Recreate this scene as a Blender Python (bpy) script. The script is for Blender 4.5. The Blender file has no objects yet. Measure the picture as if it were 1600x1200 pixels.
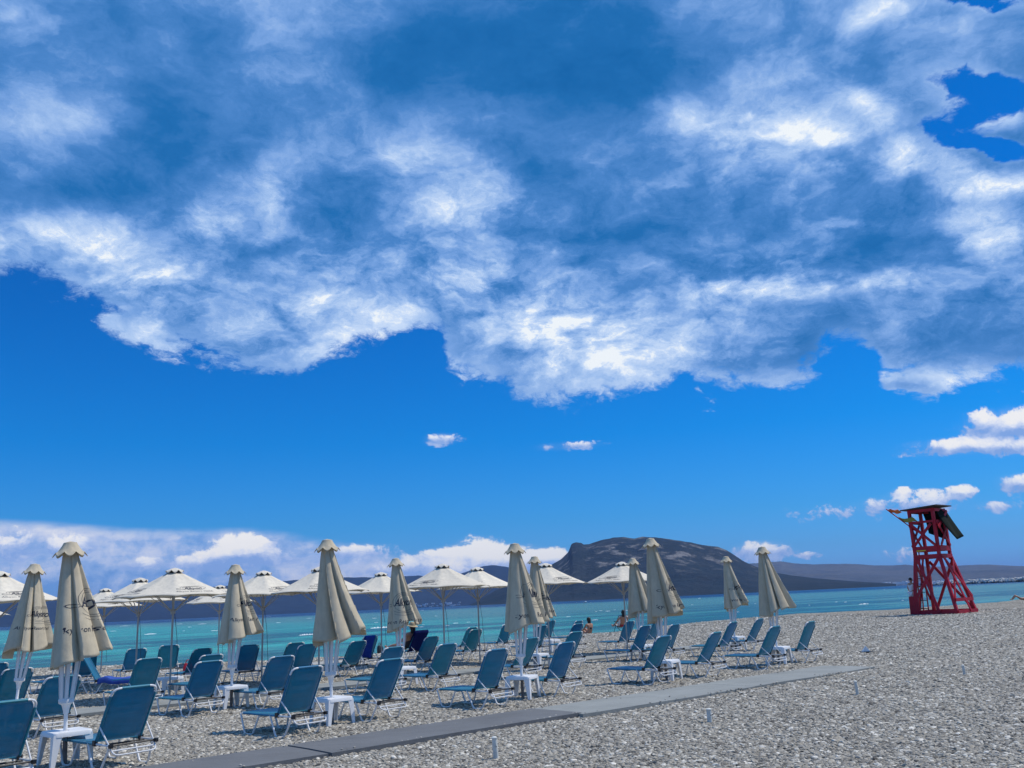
import bpy, math, random
from mathutils import Vector, Matrix
from mathutils.bvhtree import BVHTree
from mathutils import noise as mn
import numpy as np
R = math.radians
sc = bpy.context.scene
COL = sc.collection

# ------------------------------------------------------------------ camera
FPX, EYE = 1420.0, 1.6            # focal length in photo pixels (1600 wide), eye height
ROLL = R(2.65)
PITCH = math.atan(342.5 * math.cos(ROLL) / FPX)
_w = Vector((0, math.cos(PITCH), math.sin(PITCH)))
_u0 = Vector((0, -math.sin(PITCH), math.cos(PITCH)))
_r = Vector((1, 0, 0)) * math.cos(ROLL) - _u0 * math.sin(ROLL)
_u = Vector((1, 0, 0)) * math.sin(ROLL) + _u0 * math.cos(ROLL)
cd = bpy.data.cameras.new('camera')
cam = bpy.data.objects.new('camera', cd)
COL.objects.link(cam)
cam.matrix_world = Matrix(((_r.x, _u.x, -_w.x, 0), (_r.y, _u.y, -_w.y, 0), (_r.z, _u.z, -_w.z, EYE), (0, 0, 0, 1)))
cd.sensor_fit = 'HORIZONTAL'
cd.sensor_width = 36.0
cd.lens = 36.0 * FPX / 1600.0
cd.clip_start = 0.1
cd.clip_end = 60000
sc.camera = cam

def ray(x, y):
    d = _w * FPX + _r * (x - 800) + _u * (600 - y)
    return d.normalized()
def at(x, y, z=0.0):
    d = ray(x, y)
    return Vector((0, 0, EYE)) + d * ((z - EYE) / d.z)
def uvof(x, y):
    d = ray(x, y)
    return d.x / d.y, d.z / d.y

# ------------------------------------------------------------------ world
SUN_AZ, SUN_EL = 72.0, 60.0
sc.view_settings.view_transform = 'Standard'
sc.view_settings.look = 'None'
sc.view_settings.exposure = 0.0
sc.view_settings.gamma = 1.0
sc.view_settings.use_curve_mapping = False
world = bpy.data.worlds.new("World")
sc.world = world
world.use_nodes = True
NT = world.node_tree
for n in list(NT.nodes):
    NT.nodes.remove(n)

class G:
    """small helper for writing node maths"""
    def __init__(s, nt):
        s.nt = nt
    def node(s, t, **k):
        n = s.nt.nodes.new(t)
        for a, v in k.items():
            setattr(n, a, v)
        return n
    def put(s, sock, v):
        if hasattr(v, 'is_linked') or isinstance(v, bpy.types.NodeSocket):
            s.nt.links.new(v, sock)
        else:
            sock.default_value = v
    def m(s, op, a, b=None, c=None, clamp=False):
        n = s.node('ShaderNodeMath', operation=op, use_clamp=clamp)
        s.put(n.inputs[0], a)
        if b is not None: s.put(n.inputs[1], b)
        if c is not None: s.put(n.inputs[2], c)
        return n.outputs[0]
    def v(s, op, a, b=None, c=None):
        n = s.node('ShaderNodeVectorMath', operation=op)
        s.put(n.inputs[0], a)
        if b is not None:
            if op == 'SCALE': s.put(n.inputs['Scale'], b)
            else: s.put(n.inputs[1], b)
        if c is not None: s.put(n.inputs[2], c)
        return n.outputs['Value'] if op in ('DOT_PRODUCT', 'LENGTH') else n.outputs['Vector']
    def xyz(s, x, y, z):
        n = s.node('ShaderNodeCombineXYZ')
        for i, q in enumerate((x, y, z)): s.put(n.inputs[i], q)
        return n.outputs[0]
    def sep(s, v):
        n = s.node('ShaderNodeSeparateXYZ'); s.put(n.inputs[0], v)
        return n.outputs
    def noise(s, vec, scale, detail=4, rough=.5, dist=0, dim='3D', color=False):
        n = s.node('ShaderNodeTexNoise', noise_dimensions=dim)
        if vec is not None: s.put(n.inputs['Vector'], vec)
        n.inputs['Scale'].default_value = scale
        n.inputs['Detail'].default_value = detail
        n.inputs['Roughness'].default_value = rough
        n.inputs['Distortion'].default_value = dist
        return n.outputs['Color' if color else 'Fac']
    def ss(s, x, a, b, lo=0.0, hi=1.0):
        n = s.node('ShaderNodeMapRange', interpolation_type='SMOOTHSTEP')
        s.put(n.inputs[0], x)
        for i, q in zip((1, 2, 3, 4), (a, b, lo, hi)): s.put(n.inputs[i], q)
        return n.outputs[0]
    def lin(s, x, a, b, lo=0.0, hi=1.0):
        n = s.node('ShaderNodeMapRange')
        s.put(n.inputs[0], x)
        for i, q in zip((1, 2, 3, 4), (a, b, lo, hi)): s.put(n.inputs[i], q)
        return n.outputs[0]
    def ramp(s, x, stops, mode='LINEAR'):
        n = s.node('ShaderNodeValToRGB'); s.put(n.inputs[0], x)
        cr = n.color_ramp; cr.interpolation = mode
        while len(cr.elements) > 1: cr.elements.remove(cr.elements[0])
        cr.elements[0].position = stops[0][0]; cr.elements[0].color = (*stops[0][1], 1)
        for p, c in stops[1:]:
            e = cr.elements.new(p); e.color = (*c, 1)
        return n.outputs[0]
    def mix(s, f, a, b):
        n = s.node('ShaderNodeMix', data_type='RGBA')
        s.put(n.inputs[0], f)
        for i, q in ((6, a), (7, b)):
            if isinstance(q, tuple) and len(q) == 3: q = (*q, 1)
            s.put(n.inputs[i], q)
        return n.outputs[2]
    def curve(s, x, pts):
        n = s.node('ShaderNodeFloatCurve'); s.put(n.inputs[1], x)
        c = n.mapping.curves[0]
        while len(c.points) > 2: c.points.remove(c.points[1])
        c.points[0].location = pts[0]; c.points[-1].location = pts[-1]
        for p in pts[1:-1]: c.points.new(*p)
        for p in c.points: p.handle_type = 'AUTO'
        n.mapping.update()
        return n.outputs[0]
    def lobes(s, U, V, L):
        """sum of soft lobes a*(1-d2)^2; three at a time in vector channels.  L: (x, y, rx, ry, amp) in photo pixels"""
        tot = None
        L = list(L)
        while len(L) % 3: L.append((800, 300, 10, 10, 0.0))
        UU = s.xyz(U, U, U); VV = s.xyz(V, V, V)
        for i in range(0, len(L), 3):
            iu, cu, iv, cv, am = [], [], [], [], []
            for (x, y, rx, ry, a) in L[i:i + 3]:
                u0, v0 = uvof(x, y)
                u1, _ = uvof(x + rx, y); _, v1 = uvof(x, y - ry)
                ku, kv = 1 / abs(u1 - u0), 1 / abs(v1 - v0)
                iu.append(ku); cu.append(-u0 * ku); iv.append(kv); cv.append(-v0 * kv); am.append(a)
            a = s.v('MULTIPLY_ADD', UU, tuple(iu), tuple(cu))
            b = s.v('MULTIPLY_ADD', VV, tuple(iv), tuple(cv))
            a2 = s.v('MULTIPLY', a, a)
            d = s.v('MULTIPLY_ADD', b, b, a2)
            e = s.v('SUBTRACT', (1, 1, 1), d)
            e = s.v('MAXIMUM', e, (0, 0, 0))
            e = s.v('MULTIPLY', e, e)
            w = s.v('DOT_PRODUCT', e, tuple(am))
            tot = w if tot is None else s.m('ADD', tot, w)
        return tot

g = G(NT)
out = g.node('ShaderNodeOutputWorld')
bg = g.node('ShaderNodeBackground')
tc = g.node('ShaderNodeTexCoord')
D = g.v('NORMALIZE', tc.outputs['Generated'])
dx, dy, dz = g.sep(D)[:]
ay = g.m('MAXIMUM', g.m('ABSOLUTE', dy), 0.04)
U = g.m('DIVIDE', dx, ay)
V = g.m('DIVIDE', dz, ay)
# cloud texture lives on the sphere of directions, a little flattened
Q = g.v('MULTIPLY', D, (1.0, 1.0, 1.7))
wn = g.noise(Q, 5.0, 7, .60, color=True)
wv = g.v('SUBTRACT', wn, (.5, .5, .5))
Qw = g.v('ADD', Q, g.v('SCALE', wv, .17))
nA = g.noise(Qw, 4.6, 6, .60)                 # large billows
nB = g.noise(g.v('ADD', Qw, (7.3, 2.1, 0)), 13.0, 8, .64)   # smaller structure
dw = g.v('SCALE', wv, .22)
U2 = g.m('ADD', U, g.sep(dw)[0]); V2 = g.m('ADD', V, g.m('MULTIPLY', g.sep(dw)[1], .6))
cA = g.m('SUBTRACT', nA, .5); cB = g.m('SUBTRACT', nB, .5)
# lower edge of the big deck as a curve over U
edge = [(0, 440), (100, 462), (200, 525), (300, 560), (430, 597), (540, 552), (660, 532), (700, 560), (760, 598), (860, 634),
        (960, 598), (1080, 604), (1180, 616), (1270, 600), (1300, 560), (1350, 556), (1400, 610), (1450, 618), (1500, 600), (1600, 585)]
UMIN, UMAX = -1.2, 1.2
ep = sorted((uvof(x, y) for x, y in edge))
ept = [(0.0, .55), (0.1, .50)] + [((u - UMIN) / (UMAX - UMIN), v) for u, v in ep] + [(.92, .30), (1.0, .33)]
vb = g.curve(g.lin(U, UMIN, UMAX), ept)
dens = g.m('DIVIDE', g.m('SUBTRACT', g.m('ADD', V, g.m('MULTIPLY', g.sep(dw)[1], .42)), g.m('ADD', vb, -.002)), .032)     # >0 inside the deck
dens = g.m('MINIMUM', dens, 1.9)
holes = g.lobes(U2, V2, [(1570, 135, 150, 60, -2.7), (1495, 190, 100, 55, -2.0), (1570, 222, 130, 34, -2.6), (1550, 8, 110, 46, -2.7), (1480, 110, 60, 40, -.8), (1330, 575, 60, 28, -1.0),
                         (560, 250, 400, 110, .5), (200, 490, 70, 12, -.5), (1300, 610, 60, 25, -.4), (735, 560, 60, 25, .5), (1395, 612, 90, 16, .9)])
dens = g.m('ADD', dens, holes)
dens = g.m('ADD', dens, g.m('MULTIPLY', cA, 2.0))
dens = g.m('ADD', dens, g.m('MULTIPLY', cB, 4.4))
aDeck = g.ss(dens, .0, .70)
# brightness inside the deck
BR = [(80, 165, 150, 120, .42), (150, 185, 90, 60, .22), (30, 60, 120, 90, .16), (330, 335, 150, 90, .42), (300, 340, 70, 40, .3), (450, 300, 110, 60, .15),
      (50, 395, 190, 60, .30), (230, 440, 200, 60, .30), (400, 520, 260, 80, .28), (520, 480, 200, 110, .22), (560, 530, 160, 50, .22),
      (700, 300, 110, 100, .36), (790, 300, 80, 80, .36), (740, 350, 70, 50, .2), (745, 440, 90, 50, .36), (720, 490, 160, 80, .25),
      (880, 500, 170, 90, .34), (900, 590, 120, 50, .25), (1010, 540, 130, 60, .3), (870, 520, 60, 40, .15), (1100, 590, 150, 40, .2),
      (1030, 160, 90, 50, .25), (1080, 200, 140, 60, .30), (1200, 230, 180, 70, .42), (1300, 210, 170, 80, .32), (1340, 155, 70, 35, .35),
      (1300, 220, 50, 22, .30), (1420, 240, 120, 50, .62), (1400, 190, 90, 60, .25), (1450, 20, 200, 60, .34), (1500, 130, 160, 90, .20), (1250, 150, 240, 110, .14), (1390, 15, 60, 30, .15), (1560, 80, 100, 50, .2), (1560, 170, 60, 25, .2),
      (1540, 285, 120, 55, .60), (1570, 370, 110, 60, .42), (1210, 440, 190, 40, .40), (1400, 447, 90, 20, .35), (1340, 352, 60, 14, .25), (1250, 396, 120, 18, .15),
      (1450, 520, 240, 60, .14), (1500, 580, 200, 40, .25), (1200, 510, 200, 50, .12), (450, 120, 130, 40, .14), (200, 60, 160, 100, .06), (660, 120, 140, 100, -.12),
      (930, 60, 240, 160, -.36), (700, 60, 200, 140, -.24), (360, 30, 90, 60, -.14), (1120, 350, 260, 90, -.22), (950, 430, 110, 60, -.20), (110, 310, 160, 50, -.20),
      (420, 395, 90, 28, -.24), (300, 230, 180, 60, -.06), (560, 320, 120, 90, -.1), (1430, 400, 220, 40, -.12), (1200, 80, 180, 50, -.08), (1160, 520, 110, 30, -.14), (560, 210, 160, 60, -.05), (330, 430, 60, 20, -.12), (1430, 600, 130, 50, .22), (1230, 590, 120, 40, .14)]
br = g.lobes(U2, V2, BR)
br = g.m('ADD', g.m('MULTIPLY', br, .70), .42)
br = g.m('ADD', br, g.m('MULTIPLY', cA, .95))
br = g.m('ADD', br, g.m('MULTIPLY', cB, g.m('MULTIPLY', g.lin(br, .22, .75, .45, 2.0), g.ss(V, .36, .62, 1.0, .55))))
br = g.m('ADD', g.m('MULTIPLY', g.m('SUBTRACT', br, .44), 1.18), .425)
br = g.m('ADD', br, g.ss(dens, 0.0, 1.3, .16, 0.0))
deckc = g.ramp(br, [(0.0, (.003, .115, .370)), (.20, (.014, .155, .450)), (.40, (.075, .245, .600)), (.56, (.195, .380, .760)),
                    (.74, (.390, .570, .890)), (.90, (.62, .76, .98)), (1.0, (.92, .97, 1.0))])
# low cumulus and the veil near the horizon
hp = g.xyz(U, g.m('MULTIPLY', V, 1.25), 0.0)
hn = g.noise(hp, 34, 7, .66, dist=.25)
hc = g.m('SUBTRACT', hn, .5)
PUFF = [(690, 687, 36, 12, 1.0), (888, 697, 66, 9, .75), (1575, 668, 90, 34, 1.3), (1470, 700, 85, 17, 1.0), (1590, 700, 90, 16, 1.0), (1590, 757, 45, 20, 1.0), (1502, 769, 30, 13, 1.0),
        (1412, 770, 26, 10, .8), (1440, 786, 110, 22, .75), (1560, 792, 60, 12, .45), (1190, 862, 55, 20, 1.1), (1265, 868, 22, 7, .5), (1425, 868, 60, 16, .5), (1330, 800, 120, 20, .35),
        (20, 855, 50, 34, 1.0), (105, 855, 60, 26, 1.1), (375, 866, 72, 32, 1.35), (400, 852, 36, 22, .8), (310, 880, 60, 22, 1.1), (215, 882, 50, 16, .8), (560, 864, 70, 18, 1.1), (450, 872, 70, 16, .6),
        (690, 868, 50, 15, 1.1), (745, 866, 55, 30, 1.3), (800, 872, 80, 24, 1.1), (860, 876, 70, 20, 1.1), (650, 885, 160, 24, .6), (760, 890, 200, 22, .7)]
PUFF = [(x, y, rx * 1.25, ry * 1.25, a) for x, y, rx, ry, a in PUFF]
puff = g.lobes(U, V, PUFF)
aPuff = g.m('MULTIPLY', g.ss(g.m('ADD', puff, g.m('MULTIPLY', hc, 3.6)), .28, .74), g.ss(puff, .02, .16))
aPuff = g.m('MAXIMUM', aPuff, g.m('MULTIPLY', g.ss(puff, .05, 1.3), g.lin(hn, .35, .65, .15, .75)))
# each puff: white crown, lavender base (lit from above)
shp = g.lobes(U, V, [(x, y - ry * .45, rx, ry * .75, a) for (x, y, rx, ry, a) in PUFF])
pb = g.m('ADD', g.m('MULTIPLY', shp, .75), g.m('MULTIPLY', hc, 2.2))
puffc = g.ramp(pb, [(0.0, (.24, .40, .78)), (.35, (.46, .58, .87)), (.62, (.80, .84, .95)), (.92, (1.0, .975, .94))])
# veil bank on the left, low over the far coast
bank = [(0, 812), (130, 818), (240, 823), (400, 822), (470, 832), (560, 848), (640, 870), (760, 872), (870, 872), (1000, 905), (1600, 900)]
bp = sorted(uvof(x, y) for x, y in bank)
bpt = [(0.0, .075), (.15, .09)] + [((u - UMIN) / (UMAX - UMIN), v) for u, v in bp] + [(.97, 0.0), (1.0, 0.0)]
vk = g.curve(g.lin(U, UMIN, UMAX), bpt)
hn2 = g.noise(g.xyz(U, g.m('MULTIPLY', V, 4.5), 3.1), 7, 5, .55)
hc2 = g.m('SUBTRACT', hn2, .5)
bd = g.m('SUBTRACT', g.m('ADD', vk, g.m('MULTIPLY', hc2, .012)), V)
aBank = g.m('MULTIPLY', g.ss(bd, -.001, .014), g.ss(hn2, .16, .42))
hn3 = g.m('ADD', g.m('MULTIPLY', hc2, 1.0), g.m('ADD', g.m('MULTIPLY', hc, .95), .53))
bankc = g.ramp(g.m('ADD', hn3, g.m('MULTIPLY', g.lin(bd, 0, .09), -.28)), [(.20, (.15, .33, .72)), (.38, (.34, .49, .82)), (.54, (.60, .67, .88)), (.76, (.84, .84, .91))])
# clear sky: nishita, toned to the deep blue of the picture
sky = g.node('ShaderNodeTexSky')
sky.sky_type = 'NISHITA'; sky.sun_disc = False
sky.sun_elevation = R(SUN_EL); sky.sun_rotation = R(SUN_AZ)
sky.air_density = 1.0; sky.dust_density = 1.0; sky.ozone_density = 1.0
tone = g.ramp(g.lin(dz, 0.0, .5), [(0.0, (.27, .92, 2.7)), (.04, (.24, .80, 2.1)), (.09, (.19, .68, 1.60)), (.17, (.11, .64, 1.40)), (.35, (.008, .58, 1.33)), (.68, (.0, .47, 1.20)), (1.0, (.0, .44, 1.12))])
nish = g.v('MULTIPLY', sky.outputs[0], tone)
clear = g.v('SCALE', nish, .10)
# compose: the deck fills the upper sky, the small cumulus and the bank the lower; between them lies clear air
ground_dim = g.ss(dz, -.03, -.005)
hi = g.mix(g.m('MULTIPLY', aDeck, .97), clear, deckc)
lo = g.mix(g.m('MULTIPLY', aBank, .90), clear, bankc)
lo = g.mix(g.m('MULTIPLY', aPuff, .93), lo, puffc)
lo = g.mix(ground_dim, (.05, .16, .25), lo)
bg2 = g.node('ShaderNodeBackground')
for b_, c_ in ((bg, lo), (bg2, hi)):
    NT.links.new(g.v('SCALE', c_, 10.0), b_.inputs[0])      # strength .10 with colours given as display values
    b_.inputs[1].default_value = 0.10
mxs = g.node('ShaderNodeMixShader')
NT.links.new(g.lin(V, .192, .198), mxs.inputs[0])
NT.links.new(bg.outputs[0], mxs.inputs[1]); NT.links.new(bg2.outputs[0], mxs.inputs[2])
NT.links.new(mxs.outputs[0], out.inputs[0])

sl = bpy.data.lights.new('sun', 'SUN')
sl.energy = 3.6
sl.angle = R(0.6)
sl.color = (1.0, .93, .82)
so = bpy.data.objects.new('sun', sl)
COL.objects.link(so)
sd = Vector((math.sin(R(SUN_AZ)) * math.cos(R(SUN_EL)), math.cos(R(SUN_AZ)) * math.cos(R(SUN_EL)), math.sin(R(SUN_EL))))
so.rotation_euler = sd.to_track_quat('Z', 'Y').to_euler()

# ------------------------------------------------------------------ materials
def mat(name):
    m = bpy.data.materials.new(name); m.use_nodes = True
    nt = m.node_tree
    return m, G(nt), nt.nodes['Principled BSDF'], nt
def rand_obj(g):
    return g.node('ShaderNodeObjectInfo').outputs['Random']
def simple(name, col, rough=.5, metal=0.0, spec=.5, var=.12, scale=6.0, bump=0.0, bscale=60):
    m, g, b, nt = mat(name)
    tc = g.node('ShaderNodeTexCoord').outputs['Object']
    n = g.noise(tc, scale, 5, .6)
    k = g.lin(n, .25, .75, 1 - var, 1 + var)
    c = g.v('SCALE', tuple(col), k)
    nt.links.new(c, b.inputs['Base Color'])
    nt.links.new(g.lin(n, .2, .8, max(0, rough - .08), min(1, rough + .08)), b.inputs['Roughness'])
    b.inputs['Metallic'].default_value = metal
    b.inputs['Specular IOR Level'].default_value = spec
    if bump:
        bn = g.node('ShaderNodeBump'); bn.inputs['Strength'].default_value = bump; bn.inputs['Distance'].default_value = .01
        nt.links.new(g.noise(tc, bscale, 4, .6), bn.inputs['Height'])
        nt.links.new(bn.outputs[0], b.inputs['Normal'])
    return m
M = {}
M['tube'] = simple('white_tube', (.74, .75, .76), .35, 0, .5, .08)
M['alu'] = simple('worn_aluminium', (.60, .61, .62), .38, .55, .5, .15)
M['black'] = simple('black_plastic', (.012, .012, .014), .45)
M['plastic'] = simple('white_plastic', (.80, .81, .82), .38, 0, .5, .06, 3)
M['pole'] = simple('white_pole', (.78, .79, .80), .35, 0, .5, .1)
M['poledark'] = simple('weathered_steel', (.20, .18, .17), .6, .3, .5, .3, 9)
M['logo'] = simple('navy_print', (.012, .018, .04), .7, var=.05)
M['red'] = simple('red_paint', (.43, .009, .026), .5, 0, .4, .25, 3, .3, 20)
M['greencanvas'] = simple('dark_green_canvas', (.002, .010, .008), .9, 0, .2, .3, 2)
M['roofgrey'] = simple('dark_roof_board', (.05, .045, .05), .8)
M['yellow'] = simple('yellow_float', (.65, .50, .05), .5)
M['orange'] = simple('orange_flag', (.75, .16, .03), .8)
M['olive'] = simple('yellow_green_flag', (.30, .27, .06), .8)
M['blue'] = simple('royal_blue_towel', (.016, .050, .30), .95, 0, .1, .2, 9, .4, 90)
M['paleblue'] = simple('faded_blue_towel', (.045, .10, .40), .95, 0, .1, .25, 9, .4, 90)
M['openpole'] = simple('greyish_pole', (.44, .425, .40), .45, .1, .5, .15)
M['navy'] = simple('navy_towel', (.006, .012, .085), .95, 0, .1, .2, 9, .4, 90)
M['bagred'] = simple('red_bag', (.45, .01, .03), .6)
M['bagblack'] = simple('black_bag', (.02, .02, .022), .6)
M['skin'] = simple('skin', (.42, .21, .13), .5, var=.08)
M['hair'] = simple('dark_hair', (.014, .010, .008), .55)
M['white'] = simple('white_cloth', (.72, .72, .74), .85)
M['beige'] = simple('beige_hat', (.45, .36, .22), .85)
M['swim'] = simple('dark_swimwear', (.02, .02, .03), .8)
M['pegcol'] = simple('chalky_pipe', (.60, .61, .57), .55, var=.2, scale=20)
M['foam'] = simple('white_foam', (.75, .78, .80), .8)

def fabric():
    m, g, b, nt = mat('blue_sling_mesh')
    tc = g.node('ShaderNodeTexCoord').outputs['Object']
    r = rand_obj(g)
    n = g.noise(tc, 5, 5, .6)
    colr = g.mix(r, (.006, .275, .365), (.004, .205, .41))
    st = g.noise(g.v('MULTIPLY', tc, (3, 60, 60)), 1.0, 2, .5)
    k = g.m('ADD', g.lin(n, .2, .8, .80, 1.15), g.lin(st, .3, .7, -.06, .06))
    colr = g.v('SCALE', colr, k)
    nt.links.new(colr, b.inputs['Base Color'])
    b.inputs['Roughness'].default_value = .5
    b.inputs['Sheen Weight'].default_value = 1.0
    b.inputs['Sheen Roughness'].default_value = .35
    b.inputs['Sheen Tint'].default_value = (.6, .85, 1, 1)
    b.inputs['Specular IOR Level'].default_value = .35
    tl = g.node('ShaderNodeBsdfTranslucent'); nt.links.new(colr, tl.inputs[0])
    tp = g.node('ShaderNodeBsdfTransparent')
    m1 = g.node('ShaderNodeMixShader'); m1.inputs[0].default_value = .25
    nt.links.new(b.outputs[0], m1.inputs[1]); nt.links.new(tl.outputs[0], m1.inputs[2])
    m2 = g.node('ShaderNodeMixShader'); m2.inputs[0].default_value = .15
    nt.links.new(m1.outputs[0], m2.inputs[1]); nt.links.new(tp.outputs[0], m2.inputs[2])
    nt.links.new(m2.outputs[0], nt.nodes['Material Output'].inputs[0])
    return m
M['sling'] = fabric()

def canvas(name, col, trans=.22, dirt=.2):
    m, g, b, nt = mat(name)
    tc = g.node('ShaderNodeTexCoord').outputs['Object']
    n = g.noise(tc, 3.0, 6, .65)
    r = rand_obj(g)
    k = g.m('MULTIPLY', g.lin(n, .25, .75, 1 - dirt, 1 + dirt * .5), g.lin(r, 0, 1, .93, 1.05))
    st = g.noise(g.v('MULTIPLY', tc, (9, 9, 1.2)), 1.5, 5, .65)
    k = g.m('MULTIPLY', k, g.lin(st, .35, .75, 1.04, .84))
    c = g.v('SCALE', tuple(col), k)
    nt.links.new(c, b.inputs['Base Color'])
    b.inputs['Roughness'].default_value = .9
    b.inputs['Specular IOR Level'].default_value = .15
    bn = g.node('ShaderNodeBump'); bn.inputs['Strength'].default_value = .55; bn.inputs['Distance'].default_value = .012
    nt.links.new(g.m('ADD', g.noise(tc, 9, 4, .6), g.m('MULTIPLY', g.noise(tc, 160, 2, .6), .12)), bn.inputs['Height'])
    nt.links.new(bn.outputs[0], b.inputs['Normal'])
    tl = g.node('ShaderNodeBsdfTranslucent'); nt.links.new(c, tl.inputs[0])
    mx = g.node('ShaderNodeMixShader'); mx.inputs[0].default_value = trans
    nt.links.new(b.outputs[0], mx.inputs[1]); nt.links.new(tl.outputs[0], mx.inputs[2])
    nt.links.new(mx.outputs[0], nt.nodes['Material Output'].inputs[0])
    return m
M['canvas_closed'] = canvas('beige_canvas', (.66, .575, .42), .12, .16)
M['canvas_open'] = canvas('cream_canvas', (.84, .78, .655), .18, .05)

def pathmat(name, col):
    m, g, b, nt = mat(name)
    tc = g.node('ShaderNodeTexCoord').outputs['Object']
    n = g.noise(tc, 1.3, 6, .6); f = g.noise(tc, 40, 4, .7); st = g.noise(g.v('MULTIPLY', tc, (1, 14, 1)), 1.5, 5, .7)
    sp = g.noise(tc, 120, 2, .5)
    k = g.m('ADD', g.lin(n, .25, .75, .82, 1.12), g.lin(f, .3, .7, -.08, .08))
    k = g.m('ADD', k, g.lin(st, .3, .7, -.10, .10))
    k = g.m('ADD', k, g.ss(sp, .68, .75, 0, .25))
    nt.links.new(g.v('SCALE', tuple(col), k), b.inputs['Base Color'])
    b.inputs['Roughness'].default_value = .85
    b.inputs['Specular IOR Level'].default_value = .25
    bn = g.node('ShaderNodeBump'); bn.inputs['Strength'].default_value = .5; bn.inputs['Distance'].default_value = .006
    nt.links.new(g.m('ADD', f, g.m('MULTIPLY', st, .6)), bn.inputs['Height']); nt.links.new(bn.outputs[0], b.inputs['Normal'])
    return m
M['path_dark'] = pathmat('dark_grey_matting', (.15, .157, .165))
M['path_light'] = pathmat('pale_grey_matting', (.27, .285, .275))
M['path_sand'] = pathmat('sandy_matting', (.40, .39, .36))

STONES = [(0.0, (.085, .080, .075)), (.10, (.17, .16, .145)), (.24, (.255, .24, .215)), (.40, (.32, .30, .265)), (.52, (.35, .32, .27)),
          (.64, (.39, .37, .33)), (.76, (.29, .28, .265)), (.86, (.48, .455, .41)), (.95, (.62, .60, .55)), (1.0, (.78, .75, .70))]
STONES = [(p, (c[0] * 1.0, c[1] * .98, c[2] * .92)) for p, c in STONES]
def pebblemat():
    m, g, b, nt = mat('pebble_stone')
    r = g.node('ShaderNodeAttribute', attribute_type='INSTANCER', attribute_name='tone').outputs['Fac']
    tc = g.node('ShaderNodeTexCoord').outputs['Object']
    c = g.ramp(r, STONES)
    n = g.noise(tc, 2.5, 4, .6)
    nt.links.new(g.v('SCALE', c, g.lin(n, .3, .7, .85, 1.12)), b.inputs['Base Color'])
    b.inputs['Roughness'].default_value = .75
    b.inputs['Specular IOR Level'].default_value = .3
    return m
M['pebble'] = pebblemat()
def groundmat():
    m, g, b, nt = mat('pebble_beach')
    geo = g.node('ShaderNodeNewGeometry').outputs['Position']
    vo = g.node('ShaderNodeTexVoronoi', feature='F1'); vo.inputs['Scale'].default_value = 17
    wv = g.v('ADD', geo, g.v('SCALE', g.v('SUBTRACT', g.noise(geo, 9, 2, .5, color=True), (.5, .5, .5)), .06))
    nt.links.new(wv, vo.inputs['Vector'])
    r = g.sep(vo.outputs['Color'])[0]
    c = g.ramp(r, STONES)
    gap = g.ss(vo.outputs['Distance'], .35, .75, 1.0, .45)
    clump = g.noise(geo, 3.1, 7, .75)
    gap = g.m('MULTIPLY', gap, g.lin(clump, .25, .75, .70, 1.28))
    big = g.noise(geo, .35, 5, .6)
    patch = g.noise(geo, 2.2, 4, .6)
    k = g.m('MULTIPLY', g.lin(big, .3, .7, .90, 1.10), g.lin(patch, .3, .7, .88, 1.12))
    c = g.v('SCALE', c, g.m('MULTIPLY', gap, k))
    # drier, warmer shingle on the bank by the water
    nt.links.new(c, b.inputs['Base Color'])
    b.inputs['Roughness'].default_value = .85
    b.inputs['Specular IOR Level'].default_value = .2
    bn = g.node('ShaderNodeBump'); bn.inputs['Strength'].default_value = 1.0; bn.inputs['Distance'].default_value = .03
    nt.links.new(g.m('ADD', g.m('MULTIPLY', vo.outputs['Distance'], -1.0), g.m('MULTIPLY', patch, .8)), bn.inputs['Height'])
    nt.links.new(bn.outputs[0], b.inputs['Normal'])
    return m
M['ground'] = groundmat()

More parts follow.
